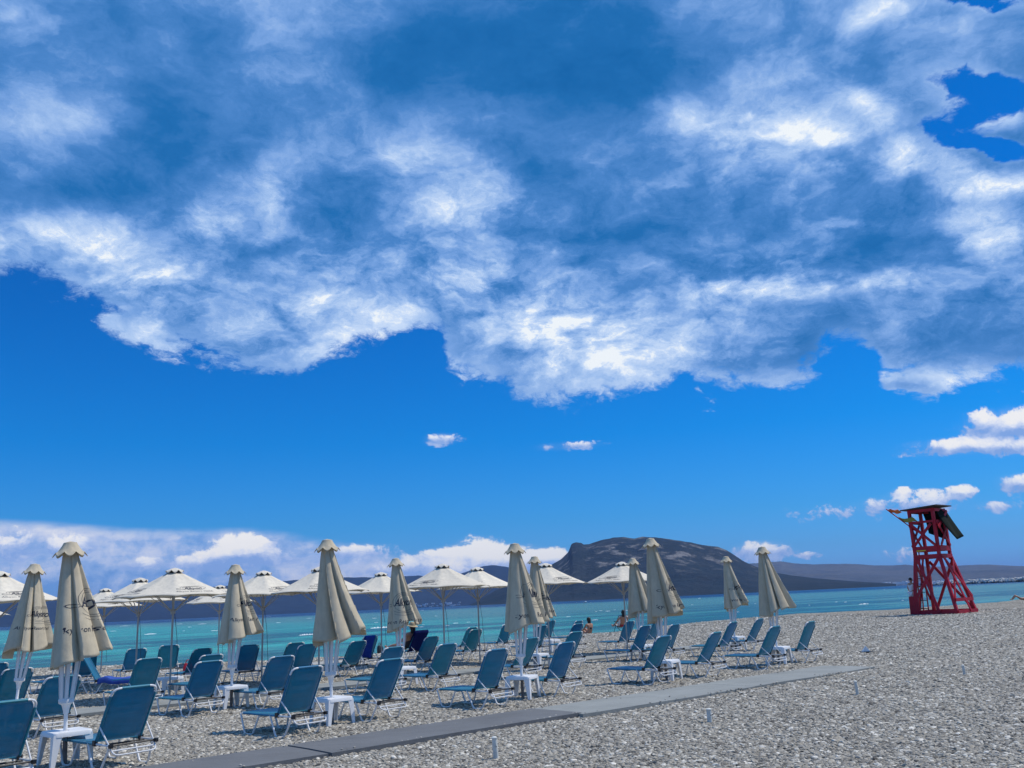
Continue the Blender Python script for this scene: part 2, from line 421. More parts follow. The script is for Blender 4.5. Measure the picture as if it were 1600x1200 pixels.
SH_AZ = R(53.5)
SV = Vector((math.sin(SH_AZ), math.cos(SH_AZ), 0)); NV = Vector((-math.cos(SH_AZ), math.sin(SH_AZ), 0))
def watermat():
    m, g, b, nt = mat('sea_water')
    geo = g.node('ShaderNodeNewGeometry').outputs['Position']
    n = g.v('DOT_PRODUCT', geo, tuple(NV)); s = g.v('DOT_PRODUCT', geo, tuple(SV))
    L = g.v('LENGTH', geo)
    sn = g.xyz(g.m('MULTIPLY', s, .35), n, 0)
    wob = g.noise(sn, .012, 4, .6)
    off = g.m('ADD', L, g.m('MULTIPLY', g.m('SUBTRACT', wob, .5), 260))
    deep = g.ss(off, 430, 850)
    patchn = g.noise(sn, .06, 5, .65)
    near = g.ss(n, 48, 66)                      # the shallows
    weed = g.m('MULTIPLY', g.ss(patchn, .44, .54), g.m('MULTIPLY', g.ss(n, 44, 52), g.ss(n, 190, 80)))
    chop = g.noise(g.v('MULTIPLY', g.xyz(s, n, 0), (.30, 1.0, 1)), .30, 7, .70)
    streak = g.noise(g.v('MULTIPLY', sn, (1, 1, 1)), .022, 5, .6)
    turq = g.mix(g.ss(streak, .35, .65), (.026, .265, .230), (.042, .350, .295))
    turq = g.mix(g.ss(s, 45, 120), turq, (.070, .200, .172))
    shal = (.05, .235, .215)
    c = g.mix(near, shal, turq)
    c = g.mix(g.m('MULTIPLY', weed, .85), c, (.008, .075, .090))
    c = g.v('SCALE', c, g.lin(chop, .30, .70, .68, 1.22))
    c = g.mix(g.m('MULTIPLY', deep, 1.0), c, (.004, .030, .100))
    nt.links.new(c, b.inputs['Base Color'])
    b.inputs['Roughness'].default_value = .22
    b.inputs['IOR'].default_value = 1.33
    nt.links.new(g.lin(deep, 0, 1, .09, .02), b.inputs['Specular IOR Level'])
    w1 = g.noise(g.v('MULTIPLY', g.xyz(s, n, 0), (.45, 1.0, 1)), .9, 6, .62)
    w2 = g.noise(g.v('MULTIPLY', g.xyz(s, n, 0), (.35, 1.0, 1)), .16, 4, .6)
    h = g.m('ADD', g.m('MULTIPLY', w1, .45), g.m('MULTIPLY', w2, 2.0))
    bn = g.node('ShaderNodeBump'); bn.inputs['Strength'].default_value = .8; bn.inputs['Distance'].default_value = 1.0
    nt.links.new(h, bn.inputs['Height']); nt.links.new(bn.outputs[0], b.inputs['Normal'])
    return m
M['water'] = watermat()

def rockmat(name, base, alt, pale, scale, amt):
    m, g, b, nt = mat(name)
    geo = g.node('ShaderNodeNewGeometry').outputs['Position']
    n1 = g.noise(geo, scale, 7, .62); n2 = g.noise(g.v('MULTIPLY', geo, (1, 1, .9)), scale * 2.3, 8, .70); n3 = g.noise(geo, scale * 9, 4, .6)
    c = g.mix(g.ss(n1, .38, .62), base, alt)
    z = g.sep(geo)[2]
    pk = g.m('MULTIPLY', g.ss(n2, .52, .64), g.ss(z, amt[0], amt[1]))
    c = g.mix(g.m('MULTIPLY', pk, .8), c, pale)
    c = g.v('SCALE', c, g.lin(n3, .3, .7, .75, 1.25))
    nt.links.new(c, b.inputs['Base Color'])
    b.inputs['Roughness'].default_value = .95
    b.inputs['Specular IOR Level'].default_value = .05
    bn = g.node('ShaderNodeBump'); bn.inputs['Strength'].default_value = .8; bn.inputs['Distance'].default_value = 60
    nt.links.new(n2, bn.inputs['Height']); nt.links.new(bn.outputs[0], b.inputs['Normal'])
    return m
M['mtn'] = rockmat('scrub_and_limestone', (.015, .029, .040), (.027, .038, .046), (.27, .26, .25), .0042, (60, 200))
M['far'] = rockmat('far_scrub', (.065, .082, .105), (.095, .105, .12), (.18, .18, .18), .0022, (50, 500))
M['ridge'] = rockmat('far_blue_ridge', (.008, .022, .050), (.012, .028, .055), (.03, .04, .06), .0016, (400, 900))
M['rubble'] = simple('breakwater_rock', (.62, .60, .56), .9, 0, .2, .3, .9)

# ------------------------------------------------------------------ mesh helpers
class MB:
    def __init__(s): s.v = []; s.f = []
    def add(s, vs, fs):
        o = len(s.v); s.v += [tuple(p) for p in vs]; s.f += [tuple(i + o for i in f) for f in fs]
    def box(s, c, d, rot=None, taper=1.0):
        c = Vector(c); hx, hy, hz = d[0] / 2, d[1] / 2, d[2] / 2
        vs = []
        for z in (-1, 1):
            k = 1.0 if z < 0 else taper
            for x, y in ((-1, -1), (1, -1), (1, 1), (-1, 1)):
                p = Vector((x * hx * k, y * hy * k, z * hz))
                if rot is not None: p = rot @ p
                vs.append(c + p)
        s.add(vs, [(3, 2, 1, 0), (4, 5, 6, 7), (0, 1, 5, 4), (1, 2, 6, 5), (2, 3, 7, 6), (3, 0, 4, 7)])
    def beam(s, a, b, w, h, up=(0, 0, 1), w2=None, h2=None):
        a, b = Vector(a), Vector(b); d = (b - a).normalized(); up = Vector(up)
        if abs(d.dot(up)) > .98: up = Vector((1, 0, 0))
        x = d.cross(up).normalized(); y = x.cross(d).normalized()
        vs = []
        for p, ww, hh in ((a, w, h), (b, w2 or w, h2 or h)):
            for i, j in ((-1, -1), (1, -1), (1, 1), (-1, 1)):
                vs.append(p + x * (i * ww / 2) + y * (j * hh / 2))
        s.add(vs, [(3, 2, 1, 0), (4, 5, 6, 7), (0, 1, 5, 4), (1, 2, 6, 5), (2, 3, 7, 6), (3, 0, 4, 7)])
    def tube(s, pts, r, n=8, cap=True, radii=None):
        pts = [Vector(p) for p in pts]; k = len(pts)
        tans = []
        for i in range(k):
            t = (pts[min(i + 1, k - 1)] - pts[max(i - 1, 0)])
            tans.append(t.normalized())
        ref = Vector((0, 0, 1)) if abs(tans[0].z) < .9 else Vector((1, 0, 0))
        x = tans[0].cross(ref).normalized()
        rings = []
        for i in range(k):
            x = (x - tans[i] * x.dot(tans[i])).normalized(); y = tans[i].cross(x)
            rr = radii[i] if radii else r
            rings.append([pts[i] + (x * math.cos(2 * math.pi * j / n) + y * math.sin(2 * math.pi * j / n)) * rr for j in range(n)])
        vs = [p for q in rings for p in q]; fs = []
        for i in range(k - 1):
            for j in range(n):
                a = i * n + j; b = i * n + (j + 1) % n
                fs.append((a, b, b + n, a + n))
        if cap:
            fs.append(tuple(range(n - 1, -1, -1))); fs.append(tuple(range((k - 1) * n, k * n)))
        s.add(vs, fs)
    def lathe(s, prof, n=16, c=(0, 0, 0)):
        c = Vector(c); vs = []; fs = []
        for r, z in prof:
            for j in range(n):
                a = 2 * math.pi * j / n; vs.append(c + Vector((r * math.cos(a), r * math.sin(a), z)))
        for i in range(len(prof) - 1):
            for j in range(n):
                a = i * n + j; b = i * n + (j + 1) % n; fs.append((a, b, b + n, a + n))
        s.add(vs, fs)
    def mesh(s, name, m, smooth=False):
        me = bpy.data.meshes.new(name); me.from_pydata(s.v, [], s.f); me.update()
        if m is not None: me.materials.append(m)
        if smooth:
            me.polygons.foreach_set('use_smooth', [True] * len(me.polygons))
            try: me.set_sharp_from_angle(angle=R(45))
            except Exception: pass
        return me
    def build(s, name, m, parent=None, smooth=True):
        o = bpy.data.objects.new(name, s.mesh(name, m, smooth)); COL.objects.link(o)
        if parent is not None: o.parent = parent
        return o
def rounded(pts, r=.04, n=4):
    """polyline with rounded corners"""
    pts = [Vector(p) for p in pts]; o = [pts[0]]
    for i in range(1, len(pts) - 1):
        a, b, c = pts[i - 1], pts[i], pts[i + 1]
        da = (a - b); dc = (c - b); ra = min(r, da.length * .45, dc.length * .45)
        p0 = b + da.normalized() * ra; p2 = b + dc.normalized() * ra
        for k in range(n + 1):
            t = k / n; o.append(p0 * (1 - t) ** 2 + b * 2 * t * (1 - t) + p2 * t * t)
    o.append(pts[-1]); return o
def empty(name, loc=(0, 0, 0), rz=0.0):
    o = bpy.data.objects.new(name, None); COL.objects.link(o); o.location = loc; o.rotation_euler = (0, 0, rz)
    o.empty_display_size = .2
    return o
def tag(o, label=None, cat=None, group=None, kind=None):
    if label: o['label'] = label
    if cat: o['category'] = cat
    if group: o['group'] = group
    if kind: o['kind'] = kind
    return o
KIDS = {}
def copy_tree(o, parent=None):
    c = o.copy(); COL.objects.link(c)
    if parent is not None: c.parent = parent
    for ch in [q for q in ALL_CH(o)]:
        copy_tree(ch, c)
    return c
def ALL_CH(o): return [q for q in o.children]

# ------------------------------------------------------------------ ground, water, paths
CR = [(0, 1047), (190, 1040), (410, 1034), (560, 1024), (757, 1004), (935, 990.5), (1060, 976.5), (1180, 965), (1240, 960), (1400, 952), (1560, 941), (1600, 936)]
cs, cn = [], []
for x, y in CR:
    q = at(x, y); cs.append(q.dot(SV)); cn.append(q.dot(NV))
cs = [-60.0, -20.0] + cs + [110.0, 180.0, 400.0]; cn = [47.0, 44.0] + cn + [41.0, 52.0, 120.0]
def crest(s): return float(np.interp(s, cs, cn))
WATER_Z = -0.55
def ground_h(x, y):
    p = Vector((x, y, 0)); s = p.dot(SV); n = p.dot(NV)
    c = crest(s) + .35 * mn.noise(Vector((s * .35, 3.3, 0)))
    d = n - c
    near = min(1.0, max(0.0, (c - n) / 10.0))
    h = .022 * mn.noise(Vector((x * .45, y * .45, 0))) + .010 * mn.noise(Vector((x * 1.9, y * 1.9, 5)))
    h -= .015
    # low storm bank just before the slope
    h += .05 * math.exp(-((d + 1.2) / 1.3) ** 2) * (1 + mn.noise(Vector((s * .3, 8, 1))))
    if d > 0: h -= .13 * d if d < 12 else 1.56 + .03 * (d - 12)
    return h
def grid_axis(lo, hi, step, flo, fhi, coarse):
    a = list(np.arange(flo, fhi + 1e-6, step))
    q = flo; st = step; L = []
    while q > lo: st *= coarse; q -= st; L.append(max(q, lo))
    q = fhi; st = step; H = []
    while q < hi: st *= coarse; q += st; H.append(min(q, hi))
    return L[::-1] + a + H
ss_ = grid_axis(-400, 900, .45, -26, 80, 1.25); nn_ = grid_axis(-500, 140, .30, 4, 48, 1.22)
vs, fs = [], []
for a in ss_:
    for b_ in nn_:
        p = SV * a + NV * b_; vs.append((p.x, p.y, ground_h(p.x, p.y)))
W_ = len(nn_)
for i in range(len(ss_) - 1):
    for j in range(W_ - 1):
        k = i * W_ + j; fs.append((k, k + 1, k + 1 + W_, k + W_)[::-1])
mb = MB(); mb.v = vs; mb.f = fs
gr = mb.build('beach_ground', M['ground']); tag(gr, 'grey pebble beach', kind='structure')
# sea
mb = MB()
rs = [0, 60, 140, 300, 700, 1500, 4000, 10000, 30000]
angs = [R(a) for a in range(-180, 181, 6)]
c0 = SV * 20 + NV * 60
for r_ in rs:
    for a in angs[:-1]:
        mb.v.append((c0.x + math.sin(a) * r_, c0.y + math.cos(a) * r_, WATER_Z))
n_ = len(angs) - 1
for i in range(len(rs) - 1):
    for j in range(n_):
        if i == 0: mb.f.append((j, n_ + (j + 1) % n_, n_ + j)[::-1] if False else (0 * n_ + j, n_ + j, n_ + (j + 1) % n_)[::-1])
        else: mb.f.append((i * n_ + j, i * n_ + (j + 1) % n_, (i + 1) * n_ + (j + 1) % n_, (i + 1) * n_ + j)[::-1])
# keep the sea off the land behind the camera: land is higher there, so one sheet is enough
sea = mb.build('sea_water', M['water'], smooth=False); tag(sea, kind='structure')
for p_ in sea.data.polygons:
    if p_.normal.z < 0:
        sea.data.flip_normals(); break

# paths: measured in the row frame
PA = R(48.5)
PS = Vector((math.sin(PA), math.cos(PA), 0)); PN = Vector((-math.cos(PA), math.sin(PA), 0))
def sn(s, n, z=0.0): return PS * s + PN * n + Vector((0, 0, z))
def slab(root, name, s0, s1, n0, n1, z, m, skew=0.0, label=None, t=.05):
    mb = MB(); k = max(2, int((s1 - s0) / .4)); random.seed(int(s0 * 7 + n0))
    rows = []
    for i in range(k + 1):
        s = s0 + (s1 - s0) * i / k
        wob = .012 * mn.noise(Vector((s * .8, n0, 0))); zz = z + .008 * mn.noise(Vector((s * .7, n0, 9)))
        q = []
        for (n, dz) in ((n0, -t), (n0, 0), ((n0 + n1) / 2, .004), (n1, 0), (n1, -t)):
            sk = skew * ((n - n0) / (n1 - n0) - .5)
            q.append(sn(s + sk + (0), n + wob, zz + dz))
        rows.append(q)
    vs = [p for q in rows for p in q]; fs = []
    for i in range(k):
        for j in range(4):
            a = i * 5 + j; fs.append((a, a + 1, a + 6, a + 5)[::-1])
    fs.append((0, 1, 2, 3, 4)); fs.append(tuple(k * 5 + j for j in (4, 3, 2, 1, 0)))
    mb.add(vs, fs); o = mb.build(name, m, root, smooth=False)
    if label: o['label'] = label
    return o
pw = empty('front_path'); tag(pw, 'long grey matting path crossing the pebbles in front of the loungers', kind='structure')
slab(pw, 'mat_panel', -3.0, 1.55, 9.80, 10.85, .030, M['path_dark'])
slab(pw, 'mat_panel', 1.60, 5.60, 9.78, 10.84, .032, M['path_dark'])
slab(pw, 'mat_panel', 5.63, 9.66, 9.75, 10.82, .040, M['path_dark'])
slab(pw, 'mat_panel', 9.60, 13.8, 9.66, 10.86, .030, M['path_light'], label='pale grey matting panel')
slab(pw, 'mat_panel', 13.815, 17.96, 9.70, 10.88, .030, M['path_light'], label='pale grey matting panel at the far end')
pw2 = empty('second_path'); tag(pw2, 'pale matting path running between the rows of loungers', kind='structure')
for i in range(8):
    slab(pw2, 'mat_panel', -6 + i * 4.03, -6 + i * 4.03 + 4.0, 17.85, 18.95, .05, M['path_light'])
pw3 = empty('third_path'); tag(pw3, 'sandy matting path behind the middle rows', kind='structure')
for i in range(6):
    slab(pw3, 'mat_panel', -6 + i * 4.03, -6 + i * 4.03 + 4.0, 25.9, 27.1, .05, M['path_sand'])

# pebbles
def make_pebbles():
    me_v, me_f = [], []
    S = list(np.arange(-20, 70.1, .6)); Nn = list(np.arange(4.2, 46.1, .6))
    idx = {}
    for i, a in enumerate(S):
        for j, b_ in enumerate(Nn):
            p = SV * a + NV * b_
            me_v.append((p.x, p.y, ground_h(p.x, p.y)))
    w_ = len(Nn)
    for i in range(len(S) - 1):
        for j in range(w_ - 1):
            p = SV * (S[i] + .3) + NV * (Nn[j] + .3)
            if p.y < 5.5: continue
            if abs(p.x) > p.y * .64 + 2.2: continue
            if p.length > 62: continue
            if Nn[j] > crest(S[i]) + 2.0: continue
            s2, n2 = p.dot(PS), p.dot(PN)
            k = i * w_ + j; me_f.append((k, k + 1, k + 1 + w_, k + w_)[::-1])
    me = bpy.data.meshes.new('pebbles'); me.from_pydata(me_v, [], me_f); me.update()
    o = bpy.data.objects.new('pebbles', me); COL.objects.link(o)
    tag(o, 'loose grey and white pebbles covering the beach', kind='stuff')
    nt = bpy.data.node_groups.new('pebble_scatter', 'GeometryNodeTree')
    nt.interface.new_socket('Geometry', in_out='INPUT', socket_type='NodeSocketGeometry')
    nt.interface.new_socket('Geometry', in_out='OUTPUT', socket_type='NodeSocketGeometry')
    q = G(nt); gi = q.node('NodeGroupInput'); go = q.node('NodeGroupOutput')
    dist = q.node('GeometryNodeDistributePointsOnFaces', distribute_method='RANDOM')
    nt.links.new(gi.outputs[0], dist.inputs['Mesh'])
    pos = q.node('GeometryNodeInputPosition').outputs[0]
    L = q.v('LENGTH', pos)
    dn = q.curve(q.lin(L, 8, 62), [(0, .98), (.15, .75), (.4, .36), (.7, .17), (.9, .09), (1, .02)])
    nt.links.new(q.m('MULTIPLY', dn, 1500.0), dist.inputs['Density'])
    # pebble prototypes
    ge = q.node('GeometryNodeGeometryToInstance')
    for i in range(7):
        ico = q.node('GeometryNodeMeshIcoSphere'); ico.inputs['Subdivisions'].default_value = 2; ico.inputs['Radius'].default_value = 1.0
        p2 = q.node('GeometryNodeInputPosition').outputs[0]
        off = q.v('SCALE', q.v('SUBTRACT', q.noise(q.v('ADD', p2, (i * 9.1, i * 3.7, 1.0)), .75, 2, .5, color=True), (.5, .5, .5)), 1.25)
        sp = q.node('GeometryNodeSetPosition')
        nt.links.new(ico.outputs[0], sp.inputs[0]); nt.links.new(off, sp.inputs['Offset'])
        tr = q.node('GeometryNodeTransform'); nt.links.new(sp.outputs[0], tr.inputs[0])
        tr.inputs['Scale'].default_value = (1.0, random.Random(i).uniform(.6, .9), random.Random(i + 50).uniform(.38, .6))
        sm = q.node('GeometryNodeSetMaterial'); sm.inputs['Material'].default_value = M['pebble']
        nt.links.new(tr.outputs[0], sm.inputs[0])
        nt.links.new(sm.outputs[0], ge.inputs[0])
    ip = q.node('GeometryNodeInstanceOnPoints'); nt.links.new(dist.outputs[0], ip.inputs['Points'])
    nt.links.new(ge.outputs[0], ip.inputs['Instance']); ip.inputs['Pick Instance'].default_value = True
    ri = q.node('FunctionNodeRandomValue', data_type='INT'); ri.inputs[4].default_value = 0; ri.inputs[5].default_value = 6; ri.inputs['Seed'].default_value = 3
    nt.links.new(ri.outputs[2], ip.inputs['Instance Index'])
    rr = q.node('FunctionNodeRandomValue', data_type='FLOAT_VECTOR'); rr.inputs[0].default_value = (-.38, -.38, 0); rr.inputs[1].default_value = (.38, .38, 6.28)
    nt.links.new(rr.outputs[0], ip.inputs['Rotation'])
    rs_ = q.node('FunctionNodeRandomValue', data_type='FLOAT'); rs_.inputs[2].default_value = 0.0; rs_.inputs[3].default_value = 1.0; rs_.inputs['Seed'].default_value = 8
    sz = q.m('MULTIPLY', q.curve(rs_.outputs[1], [(0, .010), (.5, .0175), (.85, .025), (1, .038)]), q.lin(L, 10, 60, 1.0, 2.3))
    nt.links.new(sz, ip.inputs['Scale'])
    rt = q.node('FunctionNodeRandomValue', data_type='FLOAT'); rt.inputs['Seed'].default_value = 21
    st = q.node('GeometryNodeStoreNamedAttribute', data_type='FLOAT', domain='INSTANCE')
    st.inputs['Name'].default_value = 'tone'
    nt.links.new(ip.outputs[0], st.inputs[0]); nt.links.new(rt.outputs[1], st.inputs['Value'])
    nt.links.new(st.outputs[0], go.inputs[0])
    md = o.modifiers.new('scatter', 'NODES'); md.node_group = nt
    return o
make_pebbles()

# stones kicked onto the matting
def strays():
    ph = (1 + 5 ** .5) / 2
    iv = [Vector(v).normalized() for v in ((-1, ph, 0), (1, ph, 0), (-1, -ph, 0), (1, -ph, 0), (0, -1, ph), (0, 1, ph), (0, -1, -ph), (0, 1, -ph), (ph, 0, -1), (ph, 0, 1), (-ph, 0, -1), (-ph, 0, 1))]
    fc = [(0, 11, 5), (0, 5, 1), (0, 1, 7), (0, 7, 10), (0, 10, 11), (1, 5, 9), (5, 11, 4), (11, 10, 2), (10, 7, 6), (7, 1, 8), (3, 9, 4), (3, 4, 2), (3, 2, 6), (3, 6, 8), (3, 8, 9), (4, 9, 5), (2, 4, 11), (6, 2, 10), (8, 6, 7), (9, 8, 1)]
    rn = random.Random(77); mb = MB()
    for i in range(260):
        s = rn.uniform(-2, 17.9); e = rn.random() ** 2.2 * (.5 if rn.random() < .10 else .10)
        if mn.noise(Vector((s * .9, 4, 4))) < -.05: continue
        n = (9.77 if s < 9.6 else 9.65) + e if rn.random() < .6 else 10.85 - e
        r = rn.uniform(.010, .024); c = sn(s, n, .036 + r * .3); rot = Matrix.Rotation(rn.uniform(0, 6.3), 3, 'Z') @ Matrix.Rotation(rn.uniform(-.3, .3), 3, 'X')
        mb.add([c + rot @ Vector((v.x * r, v.y * r * .75, v.z * r * .5)) for v in iv], fc)
    o = mb.build('stray_pebbles', simple('loose_stone', (.36, .345, .31), .75, 0, .3, .75, 2.6)); tag(o, 'loose pebbles kicked onto the edges of the front path', kind='stuff')
strays()

# ------------------------------------------------------------------ mountains
def hills(name, sil, D, depth, m, coast_up=0.0, seed=0, rough=.16, n=None, label=None, back=1.0):
    """a range of hills: its skyline passes through the given sight lines at distance D; it rises from its shore at D-depth"""
    pts = []
    for x, y in sil:
        d = ray(x, y); hd = math.hypot(d.x, d.y); pts.append((math.atan2(d.x, d.y), max(0.0, EYE + D * d.z / hd)))
    az = [p[0] for p in pts]; hh = [p[1] for p in pts]
    N1 = n or 260; N2 = 46
    mb = MB()
    for i in range(N1 + 1):
        a = az[0] + (az[-1] - az[0]) * i / N1
        H = float(np.interp(a, az, hh))
        for j in range(N2 + 1):
            t = j / N2                              # 0 shore .. .72 skyline .. 1 behind
            tt = t / .72
            dist = D - depth + depth * tt
            if tt <= 1:
                prof = (tt ** 1.15) * (1 - .0) if tt > 0 else 0
                prof = .5 * prof + .5 * (3 * tt * tt - 2 * tt ** 3)
            else: prof = 1 - .9 * ((tt - 1) / .39) * back
            p = Vector((math.sin(a) * dist, math.cos(a) * dist, 0))
            q = Vector((p.x, p.y, seed * 777.0)) / (depth * .42)
            f = mn.ridged_multi_fractal(q, 1.0, 2.1, 6, 1.0, 2.0) / 2.2 - .45 if rough else 0
            env = max(0.0, min(1.0, tt * 4)) * max(0.0, min(1.0, (1 - tt) * 5 if tt < 1 else 0))
            z = H * (prof + rough * f * env)
            skl = 0
            if abs(tt - 1) < .06: skl = H * .012 * mn.noise(q * 14)
            mb.v.append((p.x, p.y, max(z + skl, -3.0) - (1.5 if j == 0 else 0)))
    w_ = N2 + 1
    for i in range(N1):
        for j in range(N2):
            k = i * w_ + j; mb.f.append((k, k + w_, k + w_ + 1, k + 1)[::-1])
    o = mb.build(name, m); tag(o, label, kind='structure')
    return o
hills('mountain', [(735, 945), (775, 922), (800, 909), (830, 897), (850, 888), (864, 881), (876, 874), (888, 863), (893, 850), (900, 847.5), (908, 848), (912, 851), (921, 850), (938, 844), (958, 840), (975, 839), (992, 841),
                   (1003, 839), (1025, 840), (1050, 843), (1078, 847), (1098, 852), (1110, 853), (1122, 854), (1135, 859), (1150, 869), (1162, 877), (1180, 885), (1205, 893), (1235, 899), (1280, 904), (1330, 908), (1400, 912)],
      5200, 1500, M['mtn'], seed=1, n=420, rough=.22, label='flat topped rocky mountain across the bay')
hills('far_ridge', [(-900, 985), (-500, 965), (-200, 950), (0, 938), (100, 934), (200, 928), (300, 920), (400, 911), (480, 905), (540, 902), (600, 902), (640, 900), (655, 899), (690, 905), (730, 893), (752, 885), (770, 883), (790, 885), (810, 891), (840, 900), (880, 915), (960, 935)],
      9000, 2200, M['ridge'], seed=2, label='dark blue ridge along the far left coast')
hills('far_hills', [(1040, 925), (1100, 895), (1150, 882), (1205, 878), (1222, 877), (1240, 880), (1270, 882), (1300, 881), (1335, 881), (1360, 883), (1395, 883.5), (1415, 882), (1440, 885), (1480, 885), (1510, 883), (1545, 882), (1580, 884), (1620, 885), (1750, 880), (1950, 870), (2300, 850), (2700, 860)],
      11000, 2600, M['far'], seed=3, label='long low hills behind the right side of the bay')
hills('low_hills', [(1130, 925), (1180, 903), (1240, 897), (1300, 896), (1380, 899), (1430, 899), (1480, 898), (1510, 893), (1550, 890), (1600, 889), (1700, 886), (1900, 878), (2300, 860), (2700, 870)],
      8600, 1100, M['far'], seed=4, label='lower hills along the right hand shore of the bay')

# town specks along the far shore
def town():
    mb = MB(); rn = random.Random(5)
    for i in range(240):
        x = rn.uniform(1195, 1500); D = rn.uniform(7500, 7900)
        d = ray(x, 900); h = math.hypot(d.x, d.y); a = math.atan2(d.x, d.y)
        p = Vector((math.sin(a) * D, math.cos(a) * D, 0)); s = rn.uniform(14, 34)
        mb.box((p.x, p.y, rn.uniform(2, 22)), (s * 1.4, s, s * .6), Matrix.Rotation(rn.uniform(0, 3), 3, 'Z'))
    for i in range(30):
        x = rn.uniform(640, 720); D = rn.uniform(6700, 6900)
        d = ray(x, 940); a = math.atan2(d.x, d.y); s = rn.uniform(8, 18)
        mb.box((math.sin(a) * D, math.cos(a) * D, rn.uniform(4, 30)), (s * 1.4, s, s * .6))
    o = mb.build('far_houses', M['white'], smooth=False); tag(o, 'pale houses of a far off shore town seen as specks', kind='stuff')
town()

# breakwater
def breakwater():
    root = empty('breakwater'); tag(root, 'low breakwater of pale rubble reaching into the sea at the right', 'breakwater')
    def far(x, D):
        d = ray(x, 908); a = math.atan2(d.x, d.y); return Vector((math.sin(a) * D, math.cos(a) * D, WATER_Z))
    a = far(1456, 1230); b = far(1650, 1010)
    rn = random.Random(3); mb = MB(); mb2 = MB()
    d = (b - a)
    for i in range(1500):
        t = rn.random() * 1.3; taper = min(1.0, t * 6 + .25)
        h = (1 - rn.random() ** .8) * 4.2 * taper
        off = rn.uniform(-1, 1) * (8 - h * 1.4)
        c = a + d * t + Vector((-d.y, d.x, 0)).normalized() * off; c.z = WATER_Z + h + .1
        s = rn.uniform(.9, 2.2)
        rot = Matrix.Rotation(rn.uniform(0, 6), 3, 'Z') @ Matrix.Rotation(rn.uniform(-.6, .6), 3, 'X')
        (mb2 if h < 1.0 else mb).box(c, (s * 1.5, s, s * .8), rot, .7)
    mb.build('boulder_heap', M['rubble'], root, False)['kind'] = 'stuff'
    mb2.build('wet_boulders', simple('wet_rock', (.05, .05, .055), .6), root, False)['kind'] = 'stuff'
breakwater()

